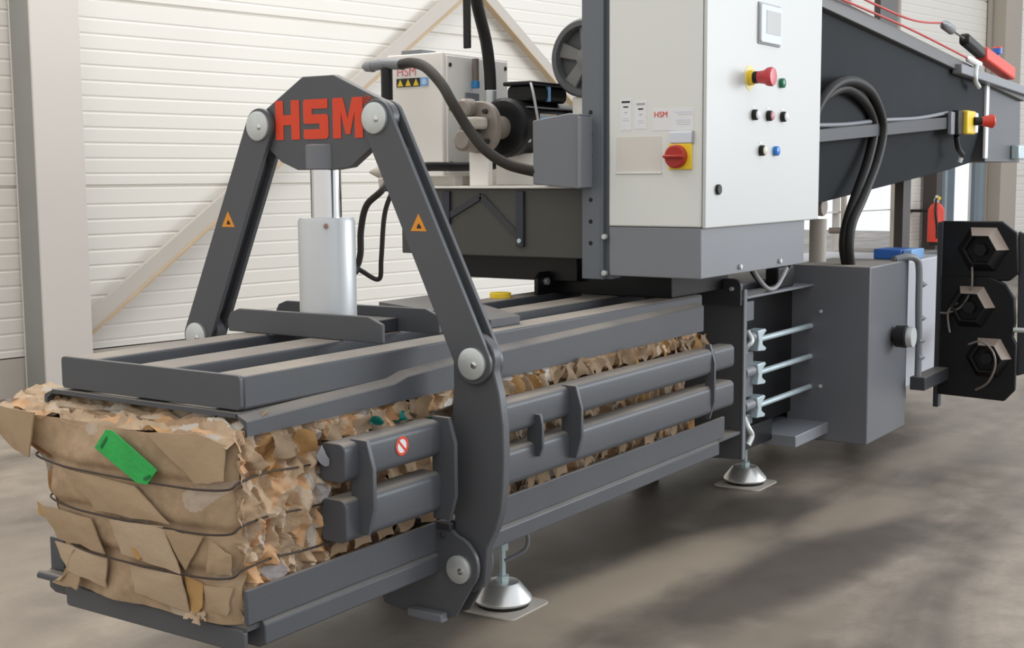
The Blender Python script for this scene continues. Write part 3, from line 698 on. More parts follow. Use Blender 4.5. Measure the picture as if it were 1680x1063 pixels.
# green slip
bm = bmesh.new()
q = [(-0.105, 0.445, 0.788), (-0.108, 0.392, 0.842), (-0.107, 0.366, 0.842), (-0.105, 0.200, 0.756), (-0.104, 0.243, 0.712), (-0.105, 0.282, 0.713)]
A = [bm.verts.new(p) for p in q]; B = [bm.verts.new(Vector(p)+Vector((0.002, 0, 0))) for p in q]
bm.faces.new(A); bm.faces.new(B[::-1])
for i in range(6): bm.faces.new([A[i], B[i], B[(i+1) % 6], A[(i+1) % 6]])
gs = finish('paper_slip', bm, M['greenpaper'], bale, 0); gs['label'] = 'bright green paper slip'
gd = mat('dark_green_print', (0.010, 0.16, 0.045, 1), 0.6)
for (ya, za, yb_, zb_) in ((0.416, 0.792, 0.388, 0.822), (0.226, 0.738, 0.250, 0.726)):
    bm = bmesh.new(); d = Vector((yb_-ya, zb_-za)).normalized(); e = Vector((-d.y, d.x))*0.004
    a = Vector((ya, za)); b = Vector((yb_, zb_))
    add_prism(bm, [tuple(a+e), tuple(b+e), tuple(b-e), tuple(a-e)], -0.1085, -0.1070, 'x'); finish('print_mark', bm, gd, gs, 0)

# bale still inside the channel
inner = thing('cardboard_bale', (1.8, 0.33, 0.368), 'pressed cardboard inside the channel, seen as torn edges between the grey side beams', 'bale')
bm = bmesh.new(); lay = bm.loops.layers.float_color.new('scrap')
def innerpl(u, v, hh):
    z = 0.372+v; y = -0.028-hh
    if z < 0.80: y += 0.080*min(1, (0.80-z)/0.03)
    if z > 0.845: y = max(y, -0.020)
    return (0.66+u, y, z)
crumpled(bm, lay, innerpl, 480, 100, 1.96, 0.50, 0.036, 0.062, 0.012, 77, 1.2, (((0.0, 0.22, 0.18), (0.65, 0.62, 0.58), (0.35, 0.06, 0.06)), 0.05))
b0 = len(bm.faces)
add_box(bm, 0.68, 2.61, 0.080, 0.72, 0.369, 0.884)
bm.faces.ensure_lookup_table()
for f in bm.faces[b0:]:
    for lp in f.loops: lp[lay] = (0.36, 0.25, 0.15, 1)
finish('bale_body', bm, M['scrap'], inner, 0, smooth=28)
# scraps poking out of the slots
rnd = random.Random(12)
mats_ = [M['kraft'], M['kraft_pale'], M['kraft_brown'], M['kraft_pale']]
def poke(x, z, w, hgt, out, m, parent, y=-0.05):
    bm = bmesh.new(); n_ = 5; a = []
    ph = rnd.random()*6; tw = rnd.gauss(0, 0.25)
    for j in range(n_+1):
        t = j/n_
        for i in range(5):
            s = i/4-0.5
            a.append(bm.verts.new((x+s*w+tw*(t-0.5)*hgt+rnd.gauss(0, 0.001), y-out*(0.4+0.6*math.sin(ph+t*2.2+s*1.6)**2)-0.002*rnd.random(), z+(t-0.5)*hgt+0.15*hgt*math.sin(ph+s*4))))
    for j in range(n_):
        for i in range(4):
            k = j*5+i; bm.faces.new([a[k], a[k+1], a[k+6], a[k+5]])
    ex = bmesh.ops.solidify(bm, geom=bm.faces[:], thickness=0.003)
    return finish('cardboard_scrap', bm, m, parent, 0, smooth=40)
x = 0.92
while x < 2.62:
    poke(x, 0.820+rnd.gauss(0, 0.005), 0.035+rnd.random()*0.05, 0.048+rnd.random()*0.012, 0.030, mats_[rnd.randrange(4)], inner, -0.036)
    x += 0.045+rnd.random()*0.06
for x in (0.95, 1.05, 1.12, 1.24, 1.34, 1.47, 1.62, 1.74, 1.9, 2.1, 2.3, 2.46):
    poke(x+rnd.gauss(0, 0.02), 0.490+rnd.gauss(0, 0.004), 0.04+rnd.random()*0.04, 0.028+rnd.random()*0.02, 0.008, mats_[rnd.randrange(4)], inner, -0.052)
x = 0.10
while x < 0.72:
    poke(x, 0.820+rnd.gauss(0, 0.004), 0.05+rnd.random()*0.05, 0.050+rnd.random()*0.01, 0.028, mats_[rnd.randrange(4)], bale, -0.038)
    x += 0.07+rnd.random()*0.05
teal = mat('teal_print_board', (0.0, 0.20, 0.17, 1), 0.7)
for x, z in ((0.44, 0.826), (0.55, 0.818)): poke(x, z, 0.04, 0.026, 0.030, teal, bale, -0.058)
for x in (0.30, 0.40, 0.5, 0.6, 0.7): poke(x, 0.490, 0.07, 0.03, 0.006, mats_[rnd.randrange(4)], bale, -0.050)
pl = mat('white_print_board', (0.62, 0.64, 0.70, 1), 0.7)
poke(0.225, 0.765, 0.03, 0.05, 0.03, pl, bale, -0.05)

# ------------------------------------------------------------------ control cabinet
X0 = 2.165
cab = thing('control_cabinet', (2.7, -0.04, 1.09), 'tall pale grey control cabinet with buttons on its door, on a grey plinth', 'control cabinet')
box('housing', X0, 3.335, -0.236, 0.163, 1.304, 2.60, M['cab'], cab, 0.006)
dr = box('door', X0+0.004, 3.340, -0.252, -0.238, 1.300, 2.60, M['door'], cab, 0.005)
box('plinth', X0+0.004, 3.215, -0.236, 0.163, 1.108, 1.302, M['plinth'], cab, 0.004)
for x in (2.52, 2.93): cyl('plinth_bolt', (x, -0.236, 1.135), (0, -1, 0), 0.011, 0.012, M['zinc'], cab, 10)
bm = bmesh.new()
add_box(bm, X0-0.004, X0+0.012, 0.198, 0.277, 1.092, 2.62); add_box(bm, X0-0.004, X0+0.10, 0.188, 0.200, 1.092, 2.62); add_box(bm, X0-0.004, X0+0.10, 0.272, 0.284, 1.092, 2.62)
add_box(bm, X0+0.02, X0+0.10, 0.163, 0.19, 1.092, 2.62)
po = finish('frame_post', bm, M['post'], cab, 0.003)
for z in (1.235, 1.321, 1.407, 1.492, 1.578, 1.664, 1.75): cyl('post_hole', (X0-0.0048, 0.243, z), (1, 0, 0), 0.009, 0.0012, M['black'], po, 14, 0.0002)
for z in (1.118, 1.262): cyl('post_bolt', (X0-0.016, 0.178, z), (1, 0, 0), 0.011, 0.02, M['zinc'], po, 10)
YD = -0.252
# display
h = prism('display', rrect(2.640, 2.852, 2.030, 2.182, 0.012), YD-0.014, YD, 'y', M['panelblue'], cab, 0.003)
box('display_gasket', 2.634, 2.856, YD-0.006, YD, 2.024, 2.188, M['greyprint'], h, 0.002)
box('screen', 2.690, 2.836, YD-0.0155, YD-0.0135, 2.068, 2.160, M['grey_screen'], h, 0.0)
# emergency stop
e = lathe('emergency_stop', (2.560, YD, 1.884), (0, -1, 0), [(0, 0.028), (0.002, 0.030), (0.018, 0.030), (0.020, 0.026)], M['yellow'], cab, 28)
lathe('yellow_disc', (2.560, YD, 1.884), (0, -1, 0), [(0, 0.049), (0.0015, 0.049)], mat('pale_yellow_disc', (0.80, 0.72, 0.30, 1), 0.5), e, 32)
lathe('black_collar', (2.560, YD-0.018, 1.884), (0, -1, 0), [(0, 0.024), (0.02, 0.024)], M['blackmatt'], e, 24)
lathe('mushroom_head', (2.560, YD-0.034, 1.884), (0, -1, 0), [(0, 0.023), (0.030, 0.027), (0.044, 0.036), (0.060, 0.038), (0.068, 0.034), (0.071, 0.0)], mat('estop_red', (0.60, 0.05, 0.06, 1), 0.35), e, 32)
def button(x, z, mcap, label):
    b = lathe('push_button', (x, YD, z), (0, -1, 0), [(0, 0.021), (0.002, 0.022), (0.016, 0.021), (0.019, 0.018)], M['blackmatt'], cab, 24)
    lathe('button_cap', (x, YD-0.014, z), (0, -1, 0), [(0, 0.0175), (0.009, 0.0175), (0.012, 0.013), (0.0125, 0.0)], mcap, b, 24); b['label'] = label
    box('name_plate', x-0.014, x+0.014, YD-0.001, YD, z+0.026, z+0.035, M['white'], b, 0.0)
bl = M['blackmatt']
g_ = lathe('push_button', (2.878, YD, 1.880), (0, -1, 0), [(0, 0.020), (0.016, 0.020), (0.019, 0.015), (0.020, 0)], M['green'], cab, 24); g_['label'] = 'green push button'
button(2.604, 1.740, M['white'], 'push button with white cap'); button(2.750, 1.741, mat('pink_cap', (0.62, 0.30, 0.32, 1), 0.4), 'push button with pinkish red cap'); button(2.898, 1.742, M['white'], 'push button with white cap')
button(2.680, 1.599, mat('cream_cap', (0.75, 0.73, 0.62, 1), 0.4), 'push button with cream cap')
b_ = lathe('push_button', (2.826, YD, 1.599), (0, -1, 0), [(0, 0.020), (0.016, 0.020), (0.019, 0.015), (0.020, 0)], M['blue'], cab, 24); b_['label'] = 'blue push button'
cyl('door_lock', (2.273, YD, 1.446), (0, -1, 0), 0.020, 0.012, M['blackmatt'], cab, 20)
# main switch on the side
sw = box('main_switch', X0-0.012, X0, -0.200, -0.104, 1.523, 1.620, M['yellow'], cab, 0.003)
box('switch_plate', X0-0.012, X0, -0.200, -0.107, 1.622, 1.664, M['panelblue'], sw, 0.003)
box('switch_plate_edge', X0-0.010, X0, -0.207, -0.200, 1.620, 1.668, M['greyprint'], sw, 0.002)
kn = lathe('rotary_knob', (X0-0.012, -0.140, 1.572), (-1, 0, 0), [(0, 0.044), (0.018, 0.044), (0.024, 0.038), (0.024, 0.0)], M['red'], sw, 36)
box('knob_grip', X0-0.052, X0-0.034, -0.182, -0.098, 1.566, 1.578, M['red'], kn, 0.004)
# stickers on the side
def sticker(name, y0, y1, z0, z1, m): return box(name, X0-0.0012, X0, y0, y1, z0, z1, m, cab, 0.0)
for (y0, y1, z0, z1, k) in ((0.062, 0.112, 1.676, 1.796, 0), (-0.004, 0.047, 1.680, 1.786, 1)):
    s_ = sticker('sticker', y0, y1, z0, z1, M['white'])
    for (dz, hh, w, mm) in ((0.008, 0.007, 0.036, M['ink'] if k == 0 else M['greyprint']), (0.028, 0.005, 0.022, M['ink']), (0.050, 0.003, 0.010, M['greyprint']), (0.072, 0.002, 0.028, M['panelblue']), (0.080, 0.002, 0.028, M['panelblue'])):
        yc = (y0+y1)/2; box('printed_line', X0-0.0022, X0-0.0012, yc-w/2, yc+w/2, z1-dz-hh, z1-dz, mm, s_, 0.0)
s_ = sticker('type_plate', -0.203, -0.030, 1.672, 1.752, M['white'])
lettering('red_lettering', 'HSM', 0.030, (X0-0.0022, -0.036, 1.722), (0, -1, 0), (0, 0, 1), M['redlogo'], s_, 0.0005)
for (ya, yb_, z) in ((-0.195, -0.125, 1.738), (-0.195, -0.140, 1.730), (-0.190, -0.130, 1.708), (-0.190, -0.130, 1.700), (-0.185, -0.135, 1.692)):
    box('printed_line', X0-0.0022, X0-0.0012, ya, yb_, z, z+0.003, M['panelblue'], s_, 0.0)
dp = sticker('document_pocket', -0.068, 0.128, 1.512, 1.650, M['beige'])
box('pocket_lip', X0-0.006, X0, -0.070, 0.130, 1.508, 1.514, M['cab'], dp, 0.001)

jb = thing('junction_box', (2.2, 0.35, 1.456), 'plain grey steel box fixed to the cabinet post in front of the black motor', 'electrical box')
prism('box_body', [(0.470, 1.470), (0.252, 1.450), (0.252, 1.742), (0.30, 1.746), (0.470, 1.722)], 2.09, 2.30, 'x', M['paint_mid'], jb, 0.004)
prism('box_flange', [(0.252, 1.456), (0.236, 1.456), (0.236, 1.730), (0.252, 1.730)], 2.075, 2.30, 'x', M['plinth'], jb, 0.002)

# ------------------------------------------------------------------ hydraulic unit
tray = thing('pump_platform', (2.9, 0.76, 1.0), 'dark grey platform tray behind the yoke carrying the pale oil tank and motor', 'platform')
bm = bmesh.new()
add_box(bm, 2.20, 2.214, 0.30, 1.235, 1.168, 1.452); add_box(bm, 3.70, 3.714, 0.30, 1.235, 1.168, 1.452)
add_box(bm, 2.214, 3.70, 0.30, 0.314, 1.168, 1.452); add_box(bm, 2.214, 3.70, 1.221, 1.235, 1.168, 1.452); add_box(bm, 2.214, 3.70, 0.314, 1.221, 1.168, 1.18)
finish('tray_wall', bm, mat('olive_grey_paint', (0.060, 0.060, 0.052, 1), 0.45, var=0.1, bump=0.03), tray, 0.004)
bm = bmesh.new(); add_box(bm, 2.17, 3.74, 0.28, 1.255, 1.452, 1.462); finish('tray_top', bm, M['tank'], tray, 0.002)
for (y, z0, z1) in ((0.98, 1.30, 1.44), (0.60, 1.21, 1.44)): box('strut', 2.186, 2.20, y-0.018, y+0.018, z0, z1, mat('blue_black_steel', (0.022, 0.026, 0.040, 1), 0.4), tray, 0.002)
for a, b in (((0.98, 1.33), (0.80, 1.42)), ((0.80, 1.42), (0.60, 1.24))):
    d = (Vector(b)-Vector(a)).normalized(); e_ = Vector((-d.y, d.x))*0.013
    prism('strut', [tuple(Vector(a)+e_), tuple(Vector(b)+e_), tuple(Vector(b)-e_), tuple(Vector(a)-e_)], 2.19, 2.20, 'x', M['paint_dark'], tray, 0.0)
cyl('strut_bolt', (2.178, 0.60, 1.235), (1, 0, 0), 0.010, 0.012, M['zincblue'], tray, 10)
box('under_frame', 2.40, 3.70, 0.45, 1.10, 1.055, 1.168, M['black'], tray)
for x in (2.75, 3.5): box('frame_leg', x, x+0.08, 0.60, 0.70, 1.0, 1.056, M['black'], tray)

tank = thing('oil_tank', (2.555, 1.23, 1.462), 'cream oil tank behind the right arm with warning label and black hoses', 'oil tank')
box('tank_body', 2.30, 2.81, 1.075, 1.385, 1.504, 2.043, M['tank'], tank, 0.006)
box('tank_cover', 2.32, 2.79, 1.064, 1.075, 1.52, 2.03, M['tank'], tank, 0.003)
for x, z in ((2.34, 1.99), (2.77, 2.0), (2.34, 1.80), (2.77, 1.80), (2.34, 1.56), (2.77, 1.56)): cyl('cover_screw', (x, 1.064, z), (0, -1, 0), 0.010, 0.006, M['ink'], tank, 10)
for x in (2.42, 2.70): box('tank_foot', x-0.03, x+0.03, 1.08, 1.38, 1.462, 1.505, M['tank'], tank, 0.003)
box('filler_block', 2.31, 2.42, 1.20, 1.31, 2.043, 2.062, M['plinth'], tank, 0.003)
lb = box('warning_label', 2.2982, 2.30, 1.155, 1.335, 1.895, 1.995, M['tank'], tank, 0.0)
lettering('red_lettering', 'HSM', 0.058, (2.2972, 1.330, 1.948), (0, -1, 0), (0, 0, 1), mat('pale_red_print', (0.75, 0.22, 0.24, 1), 0.6), lb, 0.0006)
for k in range(4):
    y = 1.330-k*0.0445
    t_ = box('symbol_tile', 2.2970, 2.2982, y-0.044, y, 1.900, 1.938, M['ink'] if k < 3 else mat('symbol_blue', (0.20, 0.40, 0.72, 1), 0.5), lb, 0.0)
    if k < 3: prism('symbol_triangle', [(y-0.006, 1.904), (y-0.038, 1.904), (y-0.022, 1.935)], 2.2962, 2.2970, 'x', M['yellow'], t_, 0.0)
    else: cyl('symbol_disc', (2.2962, y-0.022, 1.919), (1, 0, 0), 0.014, 0.0008, mat('pale_blue_print', (0.5, 0.68, 0.9, 1)), t_, 16, 0.0001)
gl = lathe('level_gauge', (2.50, 1.040, 1.925), (0, 0, 1), [(0, 0.016), (0.10, 0.016)], mat('gauge_brown', (0.20, 0.16, 0.13, 1), 0.4), tank, 16)
cyl('gauge_cap', (2.50, 1.040, 1.895), (0, 0, 1), 0.019, 0.032, mat('gauge_blue', (0.03, 0.24, 0.55, 1), 0.4), gl, 16)
box('gauge_plate', 2.45, 2.55, 1.055, 1.064, 1.835, 1.875, M['plinth'], tank, 0.002)
cyl('drain_plug', (2.50, 1.064, 1.80), (0, -1, 0), 0.013, 0.012, M['ink'], tank, 12)
box('data_plate', 2.35, 2.45, 1.0628, 1.064, 1.66, 1.71, M['white'], tank, 0.0)

pump = thing('gear_pump', (2.24, 0.85, 1.60), 'grey-brown pump flange with pale block between the tank and black motor', 'pump')
pm = mat('pump_casting', (0.27, 0.235, 0.205, 1), 0.45, metal=0.3, var=0.2, scale=20)
bm = bmesh.new(); add_prism(bm, rrect(0.745, 0.935, 1.600, 1.820, 0.09, 8), 2.235, 2.275, 'x'); finish('pump_flange', bm, pm, pump, 0.006)
lathe('lower_boss', (2.14, 0.86, 1.655), (1, 0, 0), [(0, 0.035), (0.01, 0.047), (0.10, 0.050)], pm, pump, 24)
lathe('upper_boss', (2.18, 0.885, 1.790), (1, 0, 0), [(0, 0.030), (0.01, 0.040), (0.06, 0.042)], pm, pump, 24)
box('valve_block', 2.14, 2.235, 0.785, 0.88, 1.700, 1.750, M['plinthwall'], pump, 0.012)
for y, z in ((0.80, 1.775), (0.79, 1.65), (0.90, 1.74)): cyl('flange_bolt', (2.22, y, z), (1, 0, 0), 0.012, 0.02, M['ink'], pump, 6)
box('pump_stand', 2.25, 2.285, 0.80, 0.90, 1.462, 1.605, M['tank'], pump, 0.004)

cyl('drive_neck', (2.275, 0.80, 1.71), (1, 0, 0), 0.05, 0.09, pm, pump, 24)

motor = thing('electric_motor', (2.64, 0.80, 1.58), 'black electric motor with terminal box, lying beside the oil tank', 'electric motor')
lathe('motor_body', (2.350, 0.80, 1.710), (1, 0, 0), [(0, 0.060), (0.004, 0.115), (0.02, 0.128), (0.05, 0.128), (0.055, 0.120), (0.50, 0.120), (0.52, 0.112), (0.55, 0.09)], M['black'], motor, 40)
bm = bmesh.new(); add_prism(bm, rrect(0.72, 0.85, 1.825, 1.895, 0.025, 5), 2.47, 2.76, 'x'); finish('terminal_box', bm, M['blackmatt'], motor, 0.006)
bm = bmesh.new(); add_prism(bm, rrect(0.71, 0.86, 1.893, 1.912, 0.008, 4), 2.45, 2.78, 'x'); finish('terminal_lid', bm, M['black'], motor, 0.005)
box('terminal_band', 2.600, 2.615, 0.714, 0.852, 1.828, 1.893, M['bluelight'], motor, 0.002)
box('rating_plate', 2.47, 2.60, 0.674, 0.680, 1.705, 1.770, M['plinthwall'], motor, 0.0)
box('plate_stripe', 2.47, 2.60, 0.672, 0.674, 1.745, 1.758, M['bluelight'], motor, 0.0)
for z in (1.798, 1.640): box('fin_edge', 2.42, 2.86, 0.705, 0.72, z-0.003, z+0.003, M['plinth'], motor, 0.0)
box('motor_foot', 2.45, 2.80, 0.70, 0.90, 1.462, 1.602, M['tank'], motor, 0.006)
cyl('body_bolt', (2.40, 0.695, 1.655), (-0.5, -1, 0), 0.010, 0.012, M['zinc'], motor, 10)
bm = bmesh.new(); add_tube(bm, [(2.43, 0.70, 1.90), (2.405, 0.672, 1.86), (2.405, 0.655, 1.78), (2.42, 0.650, 1.70), (2.455, 0.655, 1.62), (2.50, 0.66, 1.585)], 0.006, 8, 6)
finish('motor_cable', bm, mat('pale_grey_cable', (0.45, 0.45, 0.46, 1), 0.5), motor, 0, smooth=60)

drum = thing('fan_drum', (2.75, 0.53, 1.46), 'large dark round fan housing with hub arms, half behind the cabinet post', 'fan')
dm = mat('drum_grey', (0.10, 0.105, 0.11, 1), 0.45, var=0.1)
lathe('drum_rim', (2.62, 0.553, 2.012), (1, 0, 0), [(0.05, 0.0), (0.05, 0.130), (0.0, 0.138), (0.0, 0.160), (0.02, 0.172), (0.30, 0.172), (0.32, 0.16), (0.32, 0)], dm, drum, 48)
hm = mat('hub_cast', (0.19, 0.185, 0.18, 1), 0.45, var=0.15, scale=12)
hb = lathe('hub', (2.63, 0.553, 2.012), (1, 0, 0), [(0, 0.02), (0.004, 0.042), (0.04, 0.05)], hm, drum, 24)
for a in (90, 162, 234, 306, 18):
    bm = bmesh.new(); d = Vector((math.cos(math.radians(a)), math.sin(math.radians(a)))); e_ = Vector((-d.y, d.x)); c0 = Vector((0.553, 2.012))
    add_prism(bm, [tuple(c0+d*0.03+e_*0.022), tuple(c0+d*0.135+e_*0.034), tuple(c0+d*0.135-e_*0.034), tuple(c0+d*0.03-e_*0.022)], 2.642, 2.668, 'x'); finish('hub_arm', bm, hm, drum, 0.004)
box('drum_stand', 2.64, 2.92, 0.44, 0.62, 1.462, 1.845, M['tank'], drum, 0.006)

fit = thing('pipe_fitting', (2.17, 1.31, 1.45), 'dark vertical pipe with pale elbow fitting, left of the oil tank', 'pipe fitting')
tube('pipe', [(2.15, 1.265, 1.985), (2.15, 1.265, 1.80), (2.15, 1.265, 1.56), (2.15, 1.265, 1.44)], 0.026, M['black'], fit)
tube('elbow', [(2.15, 1.36, 1.985), (2.15, 1.31, 1.99), (2.15, 1.25, 1.99), (2.16, 1.18, 1.985)], 0.024, M['plinth'], fit)
lathe('elbow_cap', (2.15, 1.40, 1.985), (0, -1, 0), [(0, 0.008), (0.02, 0.022), (0.06, 0.026)], M['plinth'], fit, 16)
lathe('valve_cone', (2.15, 1.37, 1.525), (0, -1, 0), [(0, 0.006), (0.05, 0.026), (0.10, 0.032), (0.12, 0.03)], M['plinthwall'], fit, 18)
lathe('valve_nut', (2.15, 1.28, 1.452), (0, 0, 1), [(0, 0.03), (0.04, 0.034), (0.05, 0.028)], M['plinthwall'], fit, 10)

hose('hydraulic_hose', [(2.16, 1.20, 1.985), (2.12, 1.10, 1.985), (2.06, 0.98, 1.955), (2.02, 0.87, 1.88), (2.00, 0.80, 1.80), (2.02, 0.74, 1.70), (2.03, 0.66, 1.61), (2.06, 0.57, 1.55), (2.11, 0.47, 1.52)], 0.022, M['hose_brown'], 'thick dark hose curving from the elbow across the tank to the junction box')
hc = hose('hydraulic_hose', [(2.40, 0.98, 2.40), (2.42, 0.97, 2.25), (2.475, 0.965, 2.10), (2.495, 0.96, 1.98), (2.495, 0.955, 1.87)], 0.027, M['rubber'], 'black hose hanging from above with crimped silver end, before the tank')
lathe('crimp_sleeve', (2.495, 0.955, 1.78), (0, 0, 1), [(0, 0.022), (0.005, 0.028), (0.10, 0.028), (0.105, 0.024)], M['zinc'], hc, 20)
lathe('swivel_nut', (2.495, 0.955, 1.74), (0, 0, 1), [(0, 0.03), (0.04, 0.03)], M['zinc'], hc, 6)
hb_ = box('hose_hanger', 2.30, 2.312, 0.925, 0.962, 2.05, 2.45, M['black'], None, 0.004); tag(hb_, 'short flat black strap hanging beside the vertical hose above the tank', 'strap')
hose('hydraulic_hose', [(1.98, 1.02, 1.535), (2.10, 1.01, 1.545), (2.30, 1.00, 1.545), (2.45, 1.00, 1.548), (2.56, 0.98, 1.555), (2.58, 0.96, 1.59), (2.56, 0.95, 1.62)], 0.020, M['rubber'], 'horizontal black hose along the foot of the tank, bending up')

# ------------------------------------------------------------------ tying unit behind the cabinet
tie = thing('tying_unit', (4.2, -0.1, 0.16), 'grey cover box of the tying unit, right of the channel, with black knob', 'tying unit')
bm = bmesh.new(); add_box(bm, 3.925, 4.54, -0.300, 0.12, 0.165, 1.050); finish('cover_box', bm, M['coverbox'], tie, 0.006)
for y, z in ((-0.052, 0.819), (-0.057, 0.441), (-0.062, 0.249)): cyl('cover_screw', (3.917, y, z), (1, 0, 0), 0.010, 0.01, M['zinc'], tie, 12)
k_ = lathe('knob', (4.30, -0.30, 0.672), (0, -1, 0), [(0, 0.030), (0.015, 0.030), (0.018, 0.056), (0.07, 0.058), (0.078, 0.05), (0.078, 0.0)], M['blackmatt'], tie, 28)
lathe('knob_ring', (4.30, -0.378, 0.672), (0, -1, 0), [(0, 0.052), (0.008, 0.054), (0.03, 0.05), (0.03, 0.0)], M['zinc'], k_, 28)
bm = bmesh.new(); add_tube(bm, [(4.40, -0.26, 1.058), (4.47, -0.31, 1.072), (4.53, -0.34, 1.055), (4.55, -0.35, 1.0), (4.56, -0.35, 0.80), (4.58, -0.35, 0.60), (4.58, -0.35, 0.42)], 0.018, 10, 6)
pp = finish('conduit', bm, M['paint_mid'], tie, 0, smooth=60)
for z in (0.92, 0.74, 0.62, 0.53): lathe('conduit_clip', (4.58, -0.352, z), (0.5, -1, 0), [(0, 0.022), (0.02, 0.012), (0.035, 0.0)], M['paint_mid'], pp, 10)
box('support_arm', 4.54, 5.02, -0.40, -0.32, 0.36, 0.43, M['paint_dark'], tie)
box('tie_shade_backing', 3.05, 3.93, 0.10, 0.13, 0.30, 0.95, M['black'], tie)  # black puts the cabinet's shade into the colour of the backing
for z in (0.745, 0.590, 0.435):
    c_ = prism('knotter_clamp', [(3.20, z+0.048), (3.285, z+0.052), (3.30, z+0.040), (3.255, z+0.018), (3.255, z-0.018), (3.30, z-0.040), (3.285, z-0.052), (3.20, z-0.045), (3.215, z)], -0.03, 0.03, 'y', M['zincblue'], tie, 0.004)
    cyl('clamp_rod', (3.25, 0.0, z), (1, 0, 0), 0.014, 0.68, M['zincblue'], c_, 14)
    cyl('clamp_boss', (3.10, 0.0, z+0.02), (1, 0, 0), 0.026, 0.10, M['plinth'], c_, 14)
for y0, y1, z0, z1, x in ((0.0, 0.075, 0.49, 0.70, 3.09), (0.0, 0.075, 0.84, 0.93, 3.09), (0.0, 0.075, 0.36, 0.41, 3.09)):
    box('guide_block', x, x+0.13, y0, y1, z0, z1, M['post'], tie, 0.004)
for y in (0.01, 0.035, 0.06): cyl('guide_rod', (3.085, y, 0.47), (0, 0, 1), 0.009, 0.25, M['zincblue'], tie, 10)
wp = [(3.085, -0.01, 0.70), (3.07, -0.03, 0.735), (3.09, -0.045, 0.76), (3.10, -0.02, 0.80)]
bm = bmesh.new(); add_tube(bm, wp, 0.014, 8, 6); finish('wire_guide', bm, M['zinc'], tie, 0, smooth=60)
bm = bmesh.new(); add_tube(bm, [(3.09, -0.01, 0.41), (3.07, -0.04, 0.37), (3.09, -0.05, 0.33), (3.06, -0.045, 0.29)], 0.016, 8, 6); finish('wire_guide', bm, M['zinc'], tie, 0, smooth=60)
box('top_shelf', 3.02, 3.93, -0.01, 0.13, 0.945, 0.957, M['plinth'], tie, 0.002)
for (ya, xa, xb, dz) in ((-0.02, 3.14, 3.55, 0.09), (0.02, 3.20, 3.70, 0.06)):
    bm = bmesh.new(); add_tube(bm, [(xa, ya, 1.09), (xa+0.08, ya, 1.03), (xa+0.2, ya, 0.975), ((xa+xb)/2+0.1, ya, 0.985), (xb, ya, 1.06)], 0.010, 8, 6)
    finish('cable_loop', bm, mat('grey_cable_%d' % int(dz*100), (0.30, 0.30, 0.31, 1), 0.5) if dz > 0.07 else M['blackmatt'], tie, 0, smooth=60)
box('valve_body', 3.55, 3.75, 0.02, 0.09, 0.957, 1.06, M['blackmatt'], tie, 0.01)

# standpipe, big hose loop and blue box on top
sp_ = thing('standpipe', (4.3, 0.072, 1.05), 'short pale standpipe with round cap, right of the cabinet corner', 'pipe')
lathe('pipe_body', (4.20, 0.075, 1.000), (0, 0, 1), [(0, 0.044), (0.27, 0.044)], M['plinthwall'], sp_, 24)
lathe('round_cap', (4.22, 0.11, 1.335), (0, -1, 0), [(0, 0.03), (0.01, 0.047), (0.05, 0.050), (0.06, 0.046), (0.062, 0.0)], mat('brownish_cap', (0.34, 0.28, 0.24, 1), 0.5), sp_, 28)
cyl('side_tap', (4.24, 0.03, 1.21), (0.6, -0.8, 0), 0.016, 0.06, M['hexlit_tap'], sp_, 12)
for k, (dx, dy, dz, w) in enumerate(((0, 0, 0, 'outer'), (-0.05, 0.03, -0.035, 'inner'))):
    hose('cable_hose', [(3.52+dx*0.2, -0.10+dy, 1.55), (3.56-dx, -0.14+dy, 1.78), (3.72-dx*0.5, -0.16+dy, 1.91+dz), (3.95, -0.17+dy, 1.955+dz), (4.25+dx, -0.16+dy, 1.925+dz), (4.45+dx, -0.15+dy, 1.83+dz*0.4), (4.51+dx, -0.15+dy, 1.72), (4.42+dx, -0.15+dy, 1.56), (4.22+dx*0.5, -0.15+dy, 1.38), (4.07, -0.15+dy*0.8, 1.26), (4.03, -0.15+dy*0.8, 1.15), (4.06, -0.15+dy*0.6, 1.045)], 0.026, M['rubber'], '%s black hose of the big loop between cabinet and tying unit' % w)
bb = thing('blue_box', (4.65, -0.2, 1.05), 'small blue plastic box lying on top of the tying unit', 'box')
box('box_body', 4.50, 4.72, -0.27, -0.12, 1.052, 1.105, M['bluebox'], bb, 0.006)
box('box_end', 4.52, 4.74, -0.318, -0.272, 1.050, 1.104, M['bluelight'], bb, 0.004)

# wire feed panel with hexagonal rollers
wp_ = thing('wire_feed_panel', (5.02, -0.5, 0), 'black upright panel with three hexagonal wire reels, at the right edge', 'panel')
bm = bmesh.new()
add_prism(bm, rrect(-0.345, -0.74, 0.94, 1.228, 0.0+0.001, 1) if False else [(-0.33, 0.92), (-0.33, 1.240), (-0.655, 1.243), (-0.735, 1.18), (-0.748, 0.965), (-0.70, 0.92)], 5.0, 5.05, 'x')
finish('panel_plate', bm, M['black'], wp_, 0.008)
bm = bmesh.new()
add_prism(bm, [(-0.34, 0.275), (-0.34, 0.94), (-0.60, 0.945), (-0.69, 0.905), (-0.735, 0.83), (-0.745, 0.70), (-0.735, 0.62), (-0.755, 0.58), (-0.755, 0.33), (-0.70, 0.265)], 4.985, 5.02, 'x')
finish('panel_plate', bm, M['black'], wp_, 0.008)
bm = bmesh.new(); add_prism(bm, [(-0.745, 0.40), (-0.80, 0.42), (-0.80, 1.16), (-0.73, 1.19)], 5.05, 5.09, 'x'); finish('side_guard', bm, M['paint_dark'], wp_, 0.006)
box('panel_post', 4.99, 5.05, -0.345, -0.315, 0.20, 1.235, M['paint_dark'], wp_)
